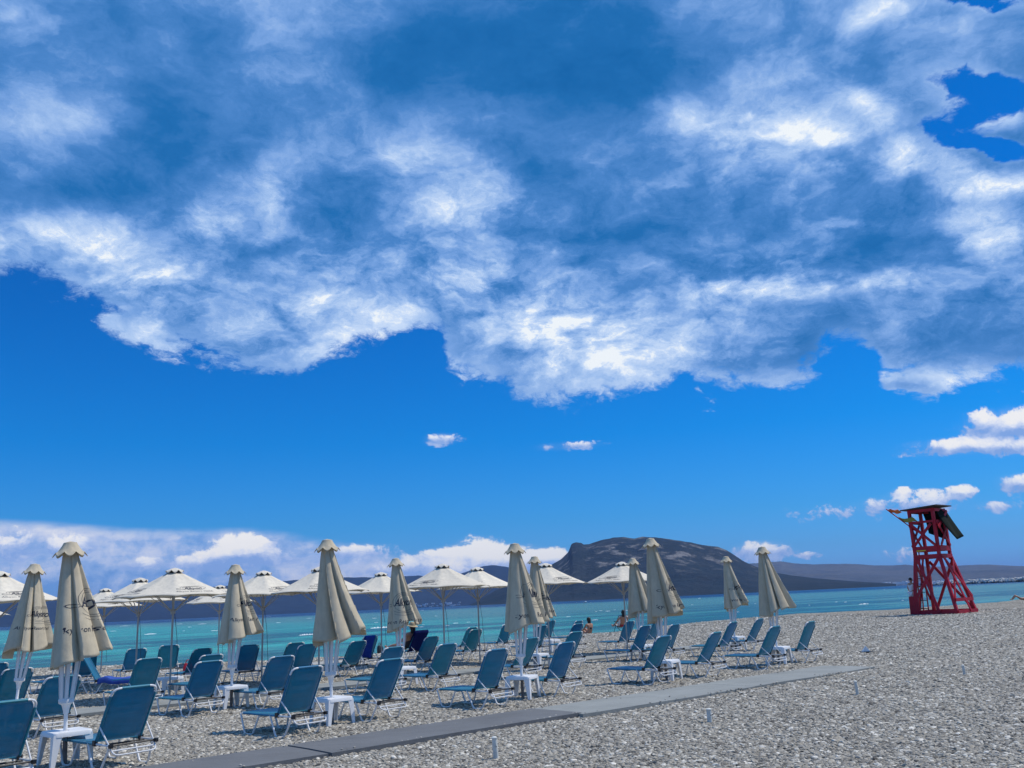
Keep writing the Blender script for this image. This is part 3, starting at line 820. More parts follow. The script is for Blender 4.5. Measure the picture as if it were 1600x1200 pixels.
# ------------------------------------------------------------------ sun loungers
WX, SEATZ = .275, .275           # half width, seat height
BANG = R(60)                    # backrest angle
HY, BL = -.89, .70              # hinge position, backrest length
def make_lounger():
    """local axes: +y towards the foot end (foot at y=0, head end at y=-1.22), x across"""
    root = empty('sun_lounger')
    # seat sling
    mb = MB(); n = 8; w = WX - .012
    for j in range(n + 1):
        y = -.01 + (HY + .02 + .01) * j / n
        for i in range(5):
            x = -w + 2 * w * i / 4; sag = -.022 * (1 - (x / w) ** 2) * math.sin(math.pi * j / n) 
            mb.v.append((x, y, SEATZ + .012 + sag))
    for j in range(n):
        for i in range(4):
            k = j * 5 + i; mb.f.append((k, k + 1, k + 6, k + 5)[::-1])
    # a rolled hem gives the cloth its thickness
    sling = mb.build('seat', M['sling'], root)
    mod = sling.modifiers.new('t', 'SOLIDIFY'); mod.thickness = .004; mod.offset = 0
    mb = MB()
    for sx in (-1, 1): mb.tube([(sx * WX, -.07, SEATZ + .001), (sx * WX, HY + .03, SEATZ - .006)], .0165, 8)
    mb.build('side_hem', M['sling'], sling)
    # bed frame: rails bent across the foot end
    mb = MB()
    mb.tube(rounded([(-WX, -1.24, SEATZ - .01), (-WX, 0, SEATZ), (WX, 0, SEATZ), (WX, -1.24, SEATZ - .01)], .06), .0125, 8)
    mb.tube([(-WX, -.46, SEATZ - .03), (WX, -.46, SEATZ - .03)], .010, 6)
    mb.build('bed_frame', M['tube'], root)
    mb = MB()
    mb.tube([(-WX, -1.21, SEATZ - .012), (WX, -1.21, SEATZ - .012)], .011, 6)
    mb.tube([(-WX, -.98, SEATZ - .018), (WX, -.98, SEATZ - .018)], .011, 6)
    mb.build('cross_bar', M['black'], root)
    # four loop legs
    for sx in (-1, 1):
        for y0, y1, b0, b1 in ((-.005, -.43, -.13, -.32), (-.72, -1.20, -.87, -1.06)):
            mb = MB()
            mb.tube(rounded([(sx * (WX + .004), y0, SEATZ - .004), (sx * (WX + .012), b0, -.004), (sx * (WX + .012), b1, -.004), (sx * (WX - .016), y1, SEATZ - .018)], .045, 4), .0135, 8)
            mb.build('leg', M['tube'], root)
        mb = MB(); mb.box((sx * (WX + .006), HY + .005, SEATZ + .004), (.040, .055, .062)); mb.build('hinge', M['black'], root, False)
        mb = MB(); mb.box((sx * WX, -1.245, SEATZ - .012), (.036, .050, .040)); mb.build('end_cap', M['black'], root, False)
    # backrest
    ca, sa = math.cos(BANG), math.sin(BANG)
    def bp_(x, l, off=0.0): return (x, HY - ca * l + sa * off, SEATZ + .012 + sa * l + ca * off)
    mb = MB(); w = WX - .012; n = 10
    for j in range(n + 1):
        l = .012 + (BL - .016) * j / n
        ww = w if l < BL - .10 else w - (l - (BL - .10)) * .62
        for i in range(7):
            x = -ww + 2 * ww * i / 6
            mb.v.append(bp_(x, l, -.030 * (1 - (x / ww) ** 2) * math.sin(math.pi * min(1, l / BL))))
    for j in range(n):
        for i in range(6):
            k = j * 7 + i; mb.f.append((k, k + 1, k + 8, k + 7))
    bk = mb.build('backrest', M['sling'], root)
    mod = bk.modifiers.new('t', 'SOLIDIFY'); mod.thickness = .004; mod.offset = 0
    mb = MB()
    mb.tube(rounded([bp_(-WX, 0), bp_(-WX, BL - .01), bp_(WX, BL - .01), bp_(WX, 0)], .095, 6), .0125, 8)
    mb.build('backrest_frame', M['tube'], root)
    mb = MB()
    for sx in (-1, 1): mb.tube([bp_(sx * WX, .012), bp_(sx * WX, BL - .105)], .0165, 8)
    mb.tube([bp_(-WX + .105, BL - .01), bp_(WX - .105, BL - .01)], .0165, 8)
    mb.build('backrest_hem', M['sling'], bk)
    # prop behind the backrest
    mb = MB(); l0 = .20
    a = Vector(bp_(-WX - .012, l0)); b = Vector(bp_(WX + .012, l0))
    mb.tube(rounded([a, (-WX + .015, -1.30, .165), (WX - .015, -1.30, .165), b], .07, 5), .0095, 8)
    p = a.lerp(Vector((-WX + .015, -1.30, .165)), .84); q = b.lerp(Vector((WX - .015, -1.30, .165)), .84)
    mb.tube([p, q], .0085, 6)
    mb.build('prop', M['tube'], root)
    return root
CHS = .975
TOPZ = (SEATZ + .012 + math.sin(BANG) * BL) * CHS
TOPY = (HY - math.cos(BANG) * BL) * CHS
CH_AZ = R(-50.5)                # direction head -> foot (compass angle)
proto = make_lounger(); proto.scale = (CHS, CHS, CHS)
G_CH = 'blue sun loungers set out in rows facing the sea'
CHAIRS = [
 (17, 1095, 0, 'blue sun lounger cut off by the lower left corner of the photo'),
 (99, 1054, 0, 'blue sun lounger behind the splayed struts of the nearest folded parasol'),
 (213, 1072, 0, 'blue sun lounger right of the white table nearest the camera on the left'),
 (484, 1043, 0, 'blue sun lounger left of the white table under the tall plain folded parasol'),
 (612, 1029, 0, 'bright blue sun lounger right of the white table under the tall plain folded parasol'),
 (781, 1016, 0, 'blue sun lounger left of the white table under the middle folded parasol'),
 (889, 1005, 0, 'blue sun lounger right of the white table under the middle folded parasol'),
 (1038, 993, 0, 'blue sun lounger in the front row left of the fourth folded parasol\'s white table'),
 (1118, 986, 0, 'blue sun lounger in the front row right of the fourth folded parasol\'s white table'),
 (1212, 978, 0, 'blue sun lounger in the front row left of the rightmost white table'),
 (1270, 972, 0, 'rightmost blue sun lounger of all, standing alone at the end of the front row'),
 (30, 1044, 0, 'blue sun lounger behind the left folded parasol, above the lower left corner'),
 (-6, 1037, 0, 'blue sun lounger cut off by the left edge, behind the left folded parasol'),
 (236, 1030, 0, 'blue sun lounger just left of the white table under the big open parasol'),
 (329, 1033, 0, 'blue sun lounger left of the small white table under the third folded parasol'),
 (442, 1025, 0, 'blue sun lounger right of the small white table under the third folded parasol'),
 (617, 1011, 0, 'blue sun lounger whose top just shows behind the bright blue front one'),
 (701, 1006, 0, 'blue sun lounger right of the white table under the printed folded parasol'),
 (830, 995, 0, 'blue sun lounger hidden behind the struts of the middle folded parasol'),
 (900, 986, 0, 'blue sun lounger directly behind the one right of the middle folded parasol'),
 (1010, 978, 0, 'blue sun lounger in the second row under the smaller rear folded parasol'),
 (1057, 976, 0, 'blue sun lounger in the second row just right of the fourth folded parasol\'s struts'),
 (1146, 971, 0, 'blue sun lounger in front of the small folded parasol with the round emblem, right part'),
 (1187, 966, 0, 'blue sun lounger left of the struts of the rightmost folded parasol'),
 (214, 1012, 12, 'dark blue sun lounger at the water behind the leaning pole of an open parasol'),
 (266, 1009, 12, 'dark blue sun lounger at the water crossed by the pole of the big open parasol'),
 (317, 1012, 0, 'dark blue sun lounger near the water left of the third folded parasol'),
 (331, 1021, 0, 'blue sun lounger half hidden behind another just left of the third folded parasol'),
 (391, 1009, 10, 'blue sun lounger near the water right of the third folded parasol\'s struts'),
 (463, 1003, 0, 'hindmost of two blue sun loungers left of the tall plain folded parasol'),
 (483, 1008, 0, 'blue sun lounger touching the left edge of the tall plain folded parasol'),
 (560, 1000, 0, 'blue sun lounger left of the one with the royal blue towel'),
 (581, 994, 0, 'blue sun lounger with a royal blue towel hung over its backrest'),
 (659, 986, 0, 'blue sun lounger with a navy towel covering its backrest'),
 (675, 994, 0, 'blue sun lounger just in front of the one with the navy towel'),
 (739, 980, 0, 'hindmost of two overlapping blue sun loungers near the water, centre left'),
 (746, 984, 0, 'front one of two overlapping blue sun loungers near the water, centre left'),
 (795, 976, 0, 'blue sun lounger half covered by the left hem of the middle folded parasol'),
 (863, 970, 0, 'blue sun lounger near the water at the right hem of the middle folded parasols'),
 (849, 978, 0, 'blue sun lounger seen between the middle folded parasol\'s cloth and struts'),
 (904, 969, 0, 'hindmost of the three blue sun loungers lined up right of the middle folded parasols'),
 (905, 975, 0, 'middle one of the three blue sun loungers lined up right of the middle folded parasols'),
 (986, 971, 0, 'blue sun lounger on the bank in front of the pale folding beach chair'),
 (1029, 968, 0, 'blue sun lounger mostly hidden behind the fourth folded parasol\'s struts'),
]
rnc = random.Random(11)
lounger_at = {}
first = True
for (x, y, extra, lab) in CHAIRS:
    o = proto if first else copy_tree(proto)
    first = False
    az = CH_AZ + R(extra + rnc.uniform(-2.5, 2.5))
    T = at(x, y, TOPZ)
    rz = -az                                     # local +y -> compass az
    fwd = Vector((math.sin(az), math.cos(az), 0))
    loc = Vector((T.x, T.y, 0)) - fwd * TOPY
    loc.z = 0.0
    o.location = loc; o.rotation_euler = (0, 0, rz)
    tag(o, lab, 'sun lounger', G_CH)
    # every back is set a little differently
    if o is not proto:
        piv = Vector((0, HY, SEATZ + .012)); dB = R(rnc.uniform(-4.0, 3.5))
        for ch in o.children:
            if ch.name.split('.')[0] in ('backrest', 'backrest_frame'):
                ch.matrix_local = Matrix.Translation(piv) @ Matrix.Rotation(dB, 4, 'X') @ Matrix.Translation(-piv)
    lounger_at[(x, y)] = o
# odd ones at the left
def lounger_at_ground(p, az, lab, z=0.0):
    o = copy_tree(proto); o.location = (p.x, p.y, z); o.rotation_euler = (0, 0, -az); tag(o, lab, 'sun lounger', G_CH); return o
q = at(214, 1078); odd = lounger_at_ground(q, R(78), 'blue sun lounger turned the other way with a blue towel on its seat')
def flat_lounger(p, az, lab):
    o = copy_tree(proto); o.location = (p.x, p.y, 0); o.rotation_euler = (0, 0, -az)
    for ch in o.children:
        k = ch.name.split('.')[0]
        if k in ('backrest', 'backrest_frame'):
            # lie the back flat: turn about the hinge
            piv = Vector((0, HY, SEATZ + .012))
            ch.matrix_local = Matrix.Translation(piv) @ Matrix.Rotation(BANG - R(8), 4, 'X') @ Matrix.Translation(-piv)
        if k == 'prop':
            piv = Vector((0, -1.05, .30)); ch.matrix_local = Matrix.Translation(piv) @ Matrix.Rotation(R(35), 4, 'X') @ Matrix.Translation(-piv)
    tag(o, lab, 'sun lounger', G_CH); return o
flat_lounger(at(62, 1082) , R(-55), 'flat laid blue sun lounger at the water between the two left folded parasols')
q = at(130, 1070); o_ = lounger_at_ground(q, R(-25), 'blue sun lounger at the water right behind the hem of the nearest folded parasol')

# ------------------------------------------------------------------ towels, bags
def drape(x0, x1, back, front, wob, m, name, lab, host, cat='towel', seed=0, seat=False):
    """towel over the top of a lounger's backrest, shaped in the lounger's own frame"""
    ca, sa = math.cos(BANG), math.sin(BANG)
    mb = MB(); nx, nl = 12, 22
    tot = back + front
    for j in range(nl + 1):
        d = -back + tot * j / nl                  # <0: down the rear face, >0: down the front face
        for i in range(nx + 1):
            u = i / nx; x = x0 + (x1 - x0) * u
            rip = .022 * math.sin(u * 9 + seed + d * 2) * min(1, abs(d) * 4)
            if d < 0:
                l = BL + .012 + d; off = -(.030 + rip * .9 + (-d) * wob * (.5 + u))
                drop = (-d) * .10 * wob * 10 * u
                y = HY - ca * l + sa * off; z = SEATZ + .012 + sa * l + ca * off - drop * .3
            else:
                l = BL + .012 - d; off = .022 + abs(rip) * .5
                y = HY - ca * l + sa * off; z = SEATZ + .012 + sa * l + ca * off
            if abs(d) < .03: z += .010
            mb.v.append((x + .02 * math.sin(d * 7 + seed), y, z))
    w_ = nx + 1
    for j in range(nl):
        for i in range(nx):
            k = j * w_ + i; mb.f.append((k, k + 1, k + 1 + w_, k + w_))
    o = mb.build(name, m); o.location = host.location; o.rotation_euler = host.rotation_euler; o.scale = host.scale
    md = o.modifiers.new('t', 'SOLIDIFY'); md.thickness = .008
    tag(o, lab, cat); return o
drape(-.26, .10, .62, .25, .12, M['blue'], 'towel', 'royal blue towel hanging down the back of a lounger', lounger_at[(581, 994)], seed=1)
drape(-.33, .30, .70, .40, .03, M['navy'], 'towel', 'dark navy towel spread over the whole backrest of a lounger', lounger_at[(659, 986)], seed=2)
mb = MB(); nx, ny = 10, 16
for j in range(ny + 1):
    for i in range(nx + 1):
        x = -.34 + .68 * i / nx; y = -.05 - .80 * j / ny
        z = SEATZ + .03 + .022 * mn.noise(Vector((x * 6, y * 6, 2))) - (.12 * max(0, abs(x) - .28) / .06)
        mb.v.append((x, y, z + (.06 * math.exp(-((y + .72) / .12) ** 2))))
for j in range(ny):
    for i in range(nx):
        k = j * (nx + 1) + i; mb.f.append((k, k + 1, k + nx + 2, k + nx + 1)[::-1])
tw = mb.build('towel', M['paleblue']); tw.location = odd.location; tw.rotation_euler = odd.rotation_euler; tw.scale = odd.scale
md = tw.modifiers.new('t', 'SOLIDIFY'); md.thickness = .012
tag(tw, 'rumpled faded blue towel lying on the seat of a turned lounger', 'towel')

def bag(p, w, d, h, m, lab, rz):
    root = empty('beach_bag', p, rz); tag(root, lab, 'bag')
    mb = MB(); n = 16; prof = [(0.0, 0.0), (.42, 0.0), (.50, .08), (.52, .35), (.50, .7), (.42, .92), (.30, 1.0), (0, .97)]
    for r, z in prof:
        for j in range(n):
            a = 2 * math.pi * j / n; c, s = math.cos(a), math.sin(a)
            k = 1 / max(abs(c), abs(s)) ** .6
            mb.v.append((r * w * c * k, r * d * s * k, z * h * (1 + .05 * math.sin(3 * a))))
    for i in range(len(prof) - 1):
        for j in range(n):
            a = i * n + j; b = i * n + (j + 1) % n; mb.f.append((a, b, b + n, a + n))
    mb.build('bag_body', m, root)
    for s in (-1, 1):
        mb = MB(); mb.tube([(w * .25 * math.cos(t), s * d * .3, h * .95 + .12 * math.sin(t)) for t in [math.pi * k / 8 for k in range(9)]], .009, 6); mb.build('handle', m, root)
bag(at(293, 1056), .26, .16, .34, M['bagred'], 'red beach bag standing on the pebbles beside a dark lounger near the water', .4)
bag(at(594, 1022), .22, .14, .30, M['bagblack'], 'black bag hanging low beside the lounger with the royal blue towel', .8)

# ------------------------------------------------------------------ tables
def make_table():
    root = empty('plastic_table')
    h, w = .375, .225
    mb = MB()
    # top with rounded corners and a drop rim, pierced in the middle
    def sq(r, z, rad=.05):
        o = []
        for cx, cy, a0 in ((1, 1, 0), (-1, 1, 90), (-1, -1, 180), (1, -1, 270)):
            for k in range(5):
                a = R(a0 + k * 22.5); o.append(((r - rad) * cx + rad * math.cos(a), (r - rad) * cy + rad * math.sin(a), z))
        return o
    rings = [[(.034 * math.cos(2 * math.pi * (k + .5) / 20 + .2), .034 * math.sin(2 * math.pi * (k + .5) / 20 + .2), h - .012) for k in range(20)],
             [(.034 * math.cos(2 * math.pi * (k + .5) / 20 + .2), .034 * math.sin(2 * math.pi * (k + .5) / 20 + .2), h - .004) for k in range(20)],
             sq(w - .03, h - .004), sq(w - .018, h), sq(w - .006, h - .002), sq(w, h - .012), sq(w + .002, h - .055), sq(w - .006, h - .055), sq(w - .010, h - .016)]
    for r_ in rings: mb.v += r_
    for i in range(len(rings) - 1):
        for j in range(20):
            a = i * 20 + j; b = i * 20 + (j + 1) % 20; mb.f.append((a, b, b + 20, a + 20))
    for j in range(20):
        a = (len(rings) - 1) * 20 + j; b = (len(rings) - 1) * 20 + (j + 1) % 20; mb.f.append((a, b, (j + 1) % 20, j))
    mb.build('table_top', M['plastic'], root)
    for sx in (-1, 1):
        for sy in (-1, 1):
            mb = MB(); prof = []
            # L-shaped moulded leg, tapering downwards and splaying out
            for t in (0, .12, .4, 1):
                z = (h - .03) * (1 - t); wd = .085 * (1 - t) ** 1.3 * .6 + .048; o = w - .004 + .018 * t
                th = .012
                prof.append([(o, o), (o - wd, o), (o - wd, o - th), (o - th, o - th), (o - th, o - wd), (o, o - wd), z])
            base = len(mb.v)
            for q in prof:
                for x, y in q[:-1]: mb.v.append((x * sx, y * sy, q[-1]))
            for i in range(3):
                for j in range(6):
                    a = i * 6 + j; b = i * 6 + (j + 1) % 6; f = (a, b, b + 6, a + 6); mb.f.append(f if sx * sy > 0 else f[::-1])
            mb.f.append(tuple(range(18, 24)))
            mb.build('leg', M['plastic'], root, False)
    return root
tproto = make_table(); tfirst = True
def table(x, y, lab, dz=0.0, drz=0.0):
    global tfirst
    o = tproto if tfirst else copy_tree(tproto); tfirst = False
    p = at(x, y); o.location = (p.x, p.y, .0); o.rotation_euler = (0, 0, -PA + R(4 + drz))
    tag(o, lab, 'table', 'white plastic tables round the parasol poles')
    return p

# ------------------------------------------------------------------ parasols
def stroke(mb2, pts, w):
    """flat ribbon outline in logo plane: list of quads (2D)"""
    pts = [Vector((p[0], p[1])) for p in pts]; o = []
    for i in range(len(pts)):
        t = pts[min(i + 1, len(pts) - 1)] - pts[max(i - 1, 0)]; t.normalize(); n = Vector((-t.y, t.x))
        ww = w * (.6 + .4 * math.sin(math.pi * i / (len(pts) - 1)))
        o.append((pts[i] + n * ww / 2, pts[i] - n * ww / 2))
    b = len(mb2.v)
    for a, c in o: mb2.v += [(a.x, a.y, 0), (c.x, c.y, 0)]
    for i in range(len(o) - 1):
        k = b + i * 2; mb2.f.append((k, k + 1, k + 3, k + 2))
def arc(cx, cy, rx, ry, a0, a1, n=22): return [(cx + rx * math.cos(R(a0 + (a1 - a0) * k / n)), cy + ry * math.sin(R(a0 + (a1 - a0) * k / n))) for k in range(n + 1)]
def text_mesh(body, size, shear=.35, spacing=1.0, bold=0.0):
    cu = bpy.data.curves.new('t', 'FONT'); cu.body = body; cu.size = size; cu.shear = shear; cu.align_x = 'CENTER'; cu.align_y = 'CENTER'; cu.space_character = spacing; cu.resolution_u = 2; cu.offset = bold
    o = bpy.data.objects.new('t', cu); COL.objects.link(o)
    dg = bpy.context.evaluated_depsgraph_get(); dg.update(); ev = o.evaluated_get(dg); me = ev.to_mesh()
    v = [tuple(p.co) for p in me.vertices]; f = [tuple(p.vertices) for p in me.polygons]
    ev.to_mesh_clear(); bpy.data.objects.remove(o); bpy.data.curves.remove(cu)
    return v, f
T_BIG = text_mesh('Alkyon', 1.0, .45, .92, .012); T_SMALL = text_mesh('Alkyon Resort Hotel', 1.0, .35, 1.05, .004)
def logo2d(w, upright=False, words=True):
    """emblem centred on 0,0, overall width w: swooping loop, oval and the script name; the full name in small letters below"""
    mb = MB(); k = w
    ry = .40 if upright else .17
    for i in range(3): stroke(mb, [(x * k, y * k) for x, y in arc(.06 + i * .035, .02, .44 - i * .055, ry * (1 - i * .14), 40 + i * 8, 215 - i * 12)], .012 * k)
    stroke(mb, [(x * k, y * k) for x, y in arc(.06, .02, .46, ry, 215, 400)], .012 * k)
    stroke(mb, [(x * k, y * k) for x, y in arc(-.47, -.09, .085, .05, 10, 330) + [(-.30, -.10), (-.1, -.13), (.12, -.12)]], .016 * k)
    if upright:
        stroke(mb, [(x * k, y * k) for x, y in arc(.1, -.28, .5, .16, 190, 350)], .012 * k)
        stroke(mb, [(x * k, y * k) for x, y in arc(.1, -.42, .48, .12, 195, 345)], .010 * k)
    s = .30 if upright else .235
    b = len(mb.v); mb.v += [((x * s + .05) * k, (y * s * (1.5 if upright else 1.0)) * k, 0) for x, y, z in T_BIG[0]]; mb.f += [tuple(i + b for i in f) for f in T_BIG[1]]
    s = .25 if upright else .150; yy = -.80 if upright else -.30
    if words: b = len(mb.v); mb.v += [((x * s * (1.0 if not upright else .85)) * k, (y * s + yy) * k, 0) for x, y, z in T_SMALL[0]]; mb.f += [tuple(i + b for i in f) for f in T_SMALL[1]]
    return mb

def closed_canopy_mesh(H, seed, skew=.14, hem=1.13, wind=0.0, fat=1.0):
    """folded cloth: eight pleats round the pole, blown a little to local +x.  returns MB and ring data"""
    rn = random.Random(seed)
    nr = 6; ridges = []
    for k in range(nr):
        ridges.append((2 * math.pi * k / nr + rn.uniform(-.30, .30), rn.uniform(.88, 1.10), rn.uniform(.42, .66), rn.uniform(-.05, .05)))
    NT_, NZ = 192, 34; mb = MB(); top = H - .10
    tw = rn.uniform(-.25, .35)
    for j in range(NZ + 1):
        t = j / NZ                                # 0 top .. 1 hem
        for i in range(NT_):
            a = 2 * math.pi * i / NT_
            aa = (a - tw * t) % (2 * math.pi)
            # between which ridges
            best = None
            for k in range(nr):
                a0 = ridges[k][0]; a1 = ridges[(k + 1) % nr][0] + (2 * math.pi if k == nr - 1 else 0)
                for sh in (0, 2 * math.pi, -2 * math.pi):
                    if a0 <= aa + sh < a1:
                        best = (k, (aa + sh - a0) / (a1 - a0))
            k, f = best
            r0, r1 = ridges[k][1], ridges[(k + 1) % nr][1]; val = ridges[k][2]; hz = ridges[k][3]
            # one-sided fold: rises gently, drops sharply behind the next flap
            vp = .88; 
            if f < vp: s_ = 1 - (f / vp) ** 2.6; rr = val + (r0 - val) * s_
            else:
                s_ = (f - vp) / (1 - vp); s_ = s_ * s_ * (3 - 2 * s_); rr = val + (r1 - val) * s_
            depth = .35 + .65 * min(1, t * 2.0)
            rr = 1 - (1 - rr) * depth
            Rt = (.080 + .247 * t ** .95 + .040 * t * t) * (1 + (fat - 1) * t ** .6)
            rr *= Rt * (1 + .03 * mn.noise(Vector((math.cos(a) * 2, math.sin(a) * 2, t * 5 + seed * 3))))
            cx = skew * t ** 1.35; cy = .02 * math.sin(seed + t * 3)
            hemz = hem + .085 * math.cos(a - wind) + hz + .03 * math.sin(3 * a + seed)
            z = top + (hemz - top) * t
            mb.v.append((cx + rr * math.cos(a), cy + rr * math.sin(a), z))
    for j in range(NZ):
        for i in range(NT_):
            a = j * NT_ + i; b = j * NT_ + (i + 1) % NT_; mb.f.append((a, a + NT_, b + NT_, b))
    return mb
def scallop_cap(H, r0, r1, drop, flare, lobes=8, dome=.03, deep=.30, rad=.07, pz=1.25):
    """the vent hood: small dome ending in eight scallops"""
    mb = MB(); n = 64; rows = 9
    for j in range(rows + 1):
        t = j / rows
        for i in range(n):
            a = 2 * math.pi * i / n; lob = abs(math.cos(a * lobes / 2))
            r = r0 + (r1 - r0) * math.sin(t * math.pi / 2) ** (1.0) if flare == 0 else r0 + (r1 - r0) * t ** flare
            r *= 1 + rad * (lob - .5) * t
            z = H - dome * 0 - drop * (t ** pz) * (1 + .0) + (deep * drop * (1 - lob) ** .8 * t ** 3)
            mb.v.append((r * math.cos(a), r * math.sin(a), z))
    c = len(mb.v); mb.v.append((0, 0, H + (.018 if pz < 1.2 else .006)))
    for i in range(n): mb.f.append((c, i, (i + 1) % n))
    for j in range(rows):
        for i in range(n):
            a = j * n + i; b = j * n + (i + 1) % n; mb.f.append((a, a + n, b + n, b))
    return mb
def project_logo(bvh, lm, org, xdir, ydir, ddir, off=.004, maxd=1.2):
    """press a flat print onto cloth"""
    mb = MB(); idx = {}
    import bmesh
    bm = bmesh.new(); vv = [bm.verts.new(v) for v in lm.v]
    for f in lm.f:
        try: bm.faces.new([vv[i] for i in f])
        except ValueError: pass
    bmesh.ops.triangulate(bm, faces=bm.faces[:])
    for _ in range(3):
        es = [e for e in bm.edges if e.calc_length() > .025]
        if not es: break
        bmesh.ops.subdivide_edges(bm, edges=es, cuts=1); bmesh.ops.triangulate(bm, faces=bm.faces[:])
    bm.verts.index_update()
    pos = []
    for v in bm.verts:
        o = org + xdir * v.co.x + ydir * v.co.y - ddir * .8
        h, nrm, _, dist = bvh.ray_cast(o, ddir, maxd + .8)
        if h is None: pos.append(None); continue
        if nrm.dot(ddir) > 0: nrm = -nrm
        pos.append(h - ddir * off)
    mp = {}
    for i, p in enumerate(pos):
        if p is not None: mp[i] = len(mb.v); mb.v.append(tuple(p))
    for f in bm.faces:
        ids = [v.index for v in f.verts]
        if all(i in mp for i in ids):
            P_ = [pos[i] for i in ids]
            if max((P_[0] - P_[1]).length, (P_[1] - P_[2]).length, (P_[2] - P_[0]).length) < .09: mb.f.append(tuple(mp[i] for i in ids))
    bm.free(); return mb

def closed_parasol(top, base, lab, seed, skew=.14, hem=1.13, logo=None, fat=1.0, pole_dark=True):
    B = at(*base); d = ray(*top); hb = math.hypot(B.x, B.y); hd = math.hypot(d.x, d.y)
    T = Vector((0, 0, EYE)) + d * (hb / hd)
    H = (T - B).length; axis = (T - B).normalized()
    root = empty('folded_parasol', B); tag(root, lab, 'parasol', 'folded beige parasols')
    # keep local x pointing towards the camera's right along the breeze
    azr = math.atan2(B.x, B.y)
    xw = Vector((math.cos(azr), -math.sin(azr), 0)); zax = axis; yax = zax.cross(xw).normalized(); xax = yax.cross(zax).normalized()
    root.matrix_world = Matrix(((xax.x, yax.x, zax.x, B.x), (xax.y, yax.y, zax.y, B.y), (xax.z, yax.z, zax.z, B.z), (0, 0, 0, 1)))
    mb = closed_canopy_mesh(H, seed, skew, hem, 0, fat)
    can = mb.build('canopy', M['canvas_closed'], root); md = can.modifiers.new('t', 'SOLIDIFY'); md.thickness = .006; md.offset = -1
    cap = scallop_cap(H, .075, .184, .175, 1.15, deep=.34, rad=.16, pz=.95); cp = cap.build('vent_cap', M['canvas_closed'], root); md = cp.modifiers.new('t', 'SOLIDIFY'); md.thickness = .005; md.offset = -1
    mb = MB(); mb.tube([(0, 0, .36), (0, 0, H - .02)], .024, 10); mb.build('pole', M['pole'], root)
    mb = MB(); mb.tube([(0, 0, -.1), (0, 0, .36)], .028, 10); mb.build('pole_socket', M['poledark'], root)
    mb = MB(); mb.lathe([(.02, .56), (.030, .56), (.034, .60), (.050, .66), (.085, .685), (.088, .72), (.080, .735), (.02, .735)], 16); mb.build('collar', M['pole'], root)
    rn = random.Random(seed + 100)
    for k in range(8):
        a = 2 * math.pi * k / 8 + rn.uniform(-.08, .08)
        p0 = Vector((.072 * math.cos(a), .072 * math.sin(a), .70)); p1 = Vector((.150 * math.cos(a) + .05, .150 * math.sin(a), hem + .34))
        mb = MB(); mb.beam(p0, p1, .038, .014, (math.cos(a), math.sin(a), 0)); mb.build('strut', M['pole'], root, False)
    if logo:
        bvh = BVHTree.FromPolygons([Vector(v) for v in can.data.vertices.values() and [q.co for q in can.data.vertices]], [tuple(p.vertices) for p in can.data.polygons])
        for (ang, w, zc, *nw) in logo:                 # ang: 0 = facing the camera, + = round to the right
            dd = -Vector((math.sin(R(ang)), -math.cos(R(ang)), 0)); xd = Vector((math.cos(R(ang)), math.sin(R(ang)), 0)); yd = Vector((0, 0, 1))
            lm = logo2d(w, True, not nw)
            pm = project_logo(bvh, lm, Vector((skew * .5, 0, zc)) + xd * 0, xd, yd, dd)
            if pm.f: pm.build('printed_emblem', M['logo'], can, False)
    return root
closed_parasol((110, 848), (101, 1193), 'nearest folded parasol at the left, largest in the photo, over a white table', 1, .13, 1.19, [(64, .40, 1.84)], .97)
closed_parasol((55, 882), (21, 1130), 'folded parasol leaning right, left of the nearest one', 2, .08, 1.20, [(26, .30, 1.80), (78, .34, 1.80, 0)], 1.12)
closed_parasol((368, 883), (361, 1105), 'folded parasol with round emblem, third from the left, over a small white table', 3, .13, 1.20, [(46, .36, 1.82)], 1.14)
closed_parasol((511, 844), (519, 1131), 'tall plain folded parasol, left of centre, between two front row loungers', 4, .15, 1.20, None, 1.22)
closed_parasol((618, 873), (629, 1070), 'folded parasol with looping emblem and script name facing the camera', 5, .10, 1.20, [(12, .50, 1.72)], 1.10)
closed_parasol((804, 850), (817, 1091), 'front folded parasol of the overlapping pair in the middle, over a white table', 6, .13, 1.20, [(58, .46, 1.75)], 1.10)
closed_parasol((835, 870), (840, 1046), 'rear folded parasol of the overlapping pair in the middle', 7, .14, 1.20, [(60, .40, 1.70)], 1.10)
closed_parasol((988, 873), (1005, 1030), 'smaller rear folded parasol just left of the fourth front row one', 8, .12, 1.20, None, 1.10)
closed_parasol((1016, 842), (1042, 1062), 'fourth folded parasol of the front row, in front of the mountain', 9, .14, 1.20, [(58, .44, 1.75)], 1.10)
closed_parasol((1134, 870), (1150, 1015), 'small folded parasol with emblem, between the mountain and the rightmost parasol', 10, .14, 1.20, [(50, .44, 1.75)], 1.10)
closed_parasol((1190, 855), (1218, 1037), 'rightmost folded parasol, plain, over a white table', 11, .15, 1.17, None, 1.15)

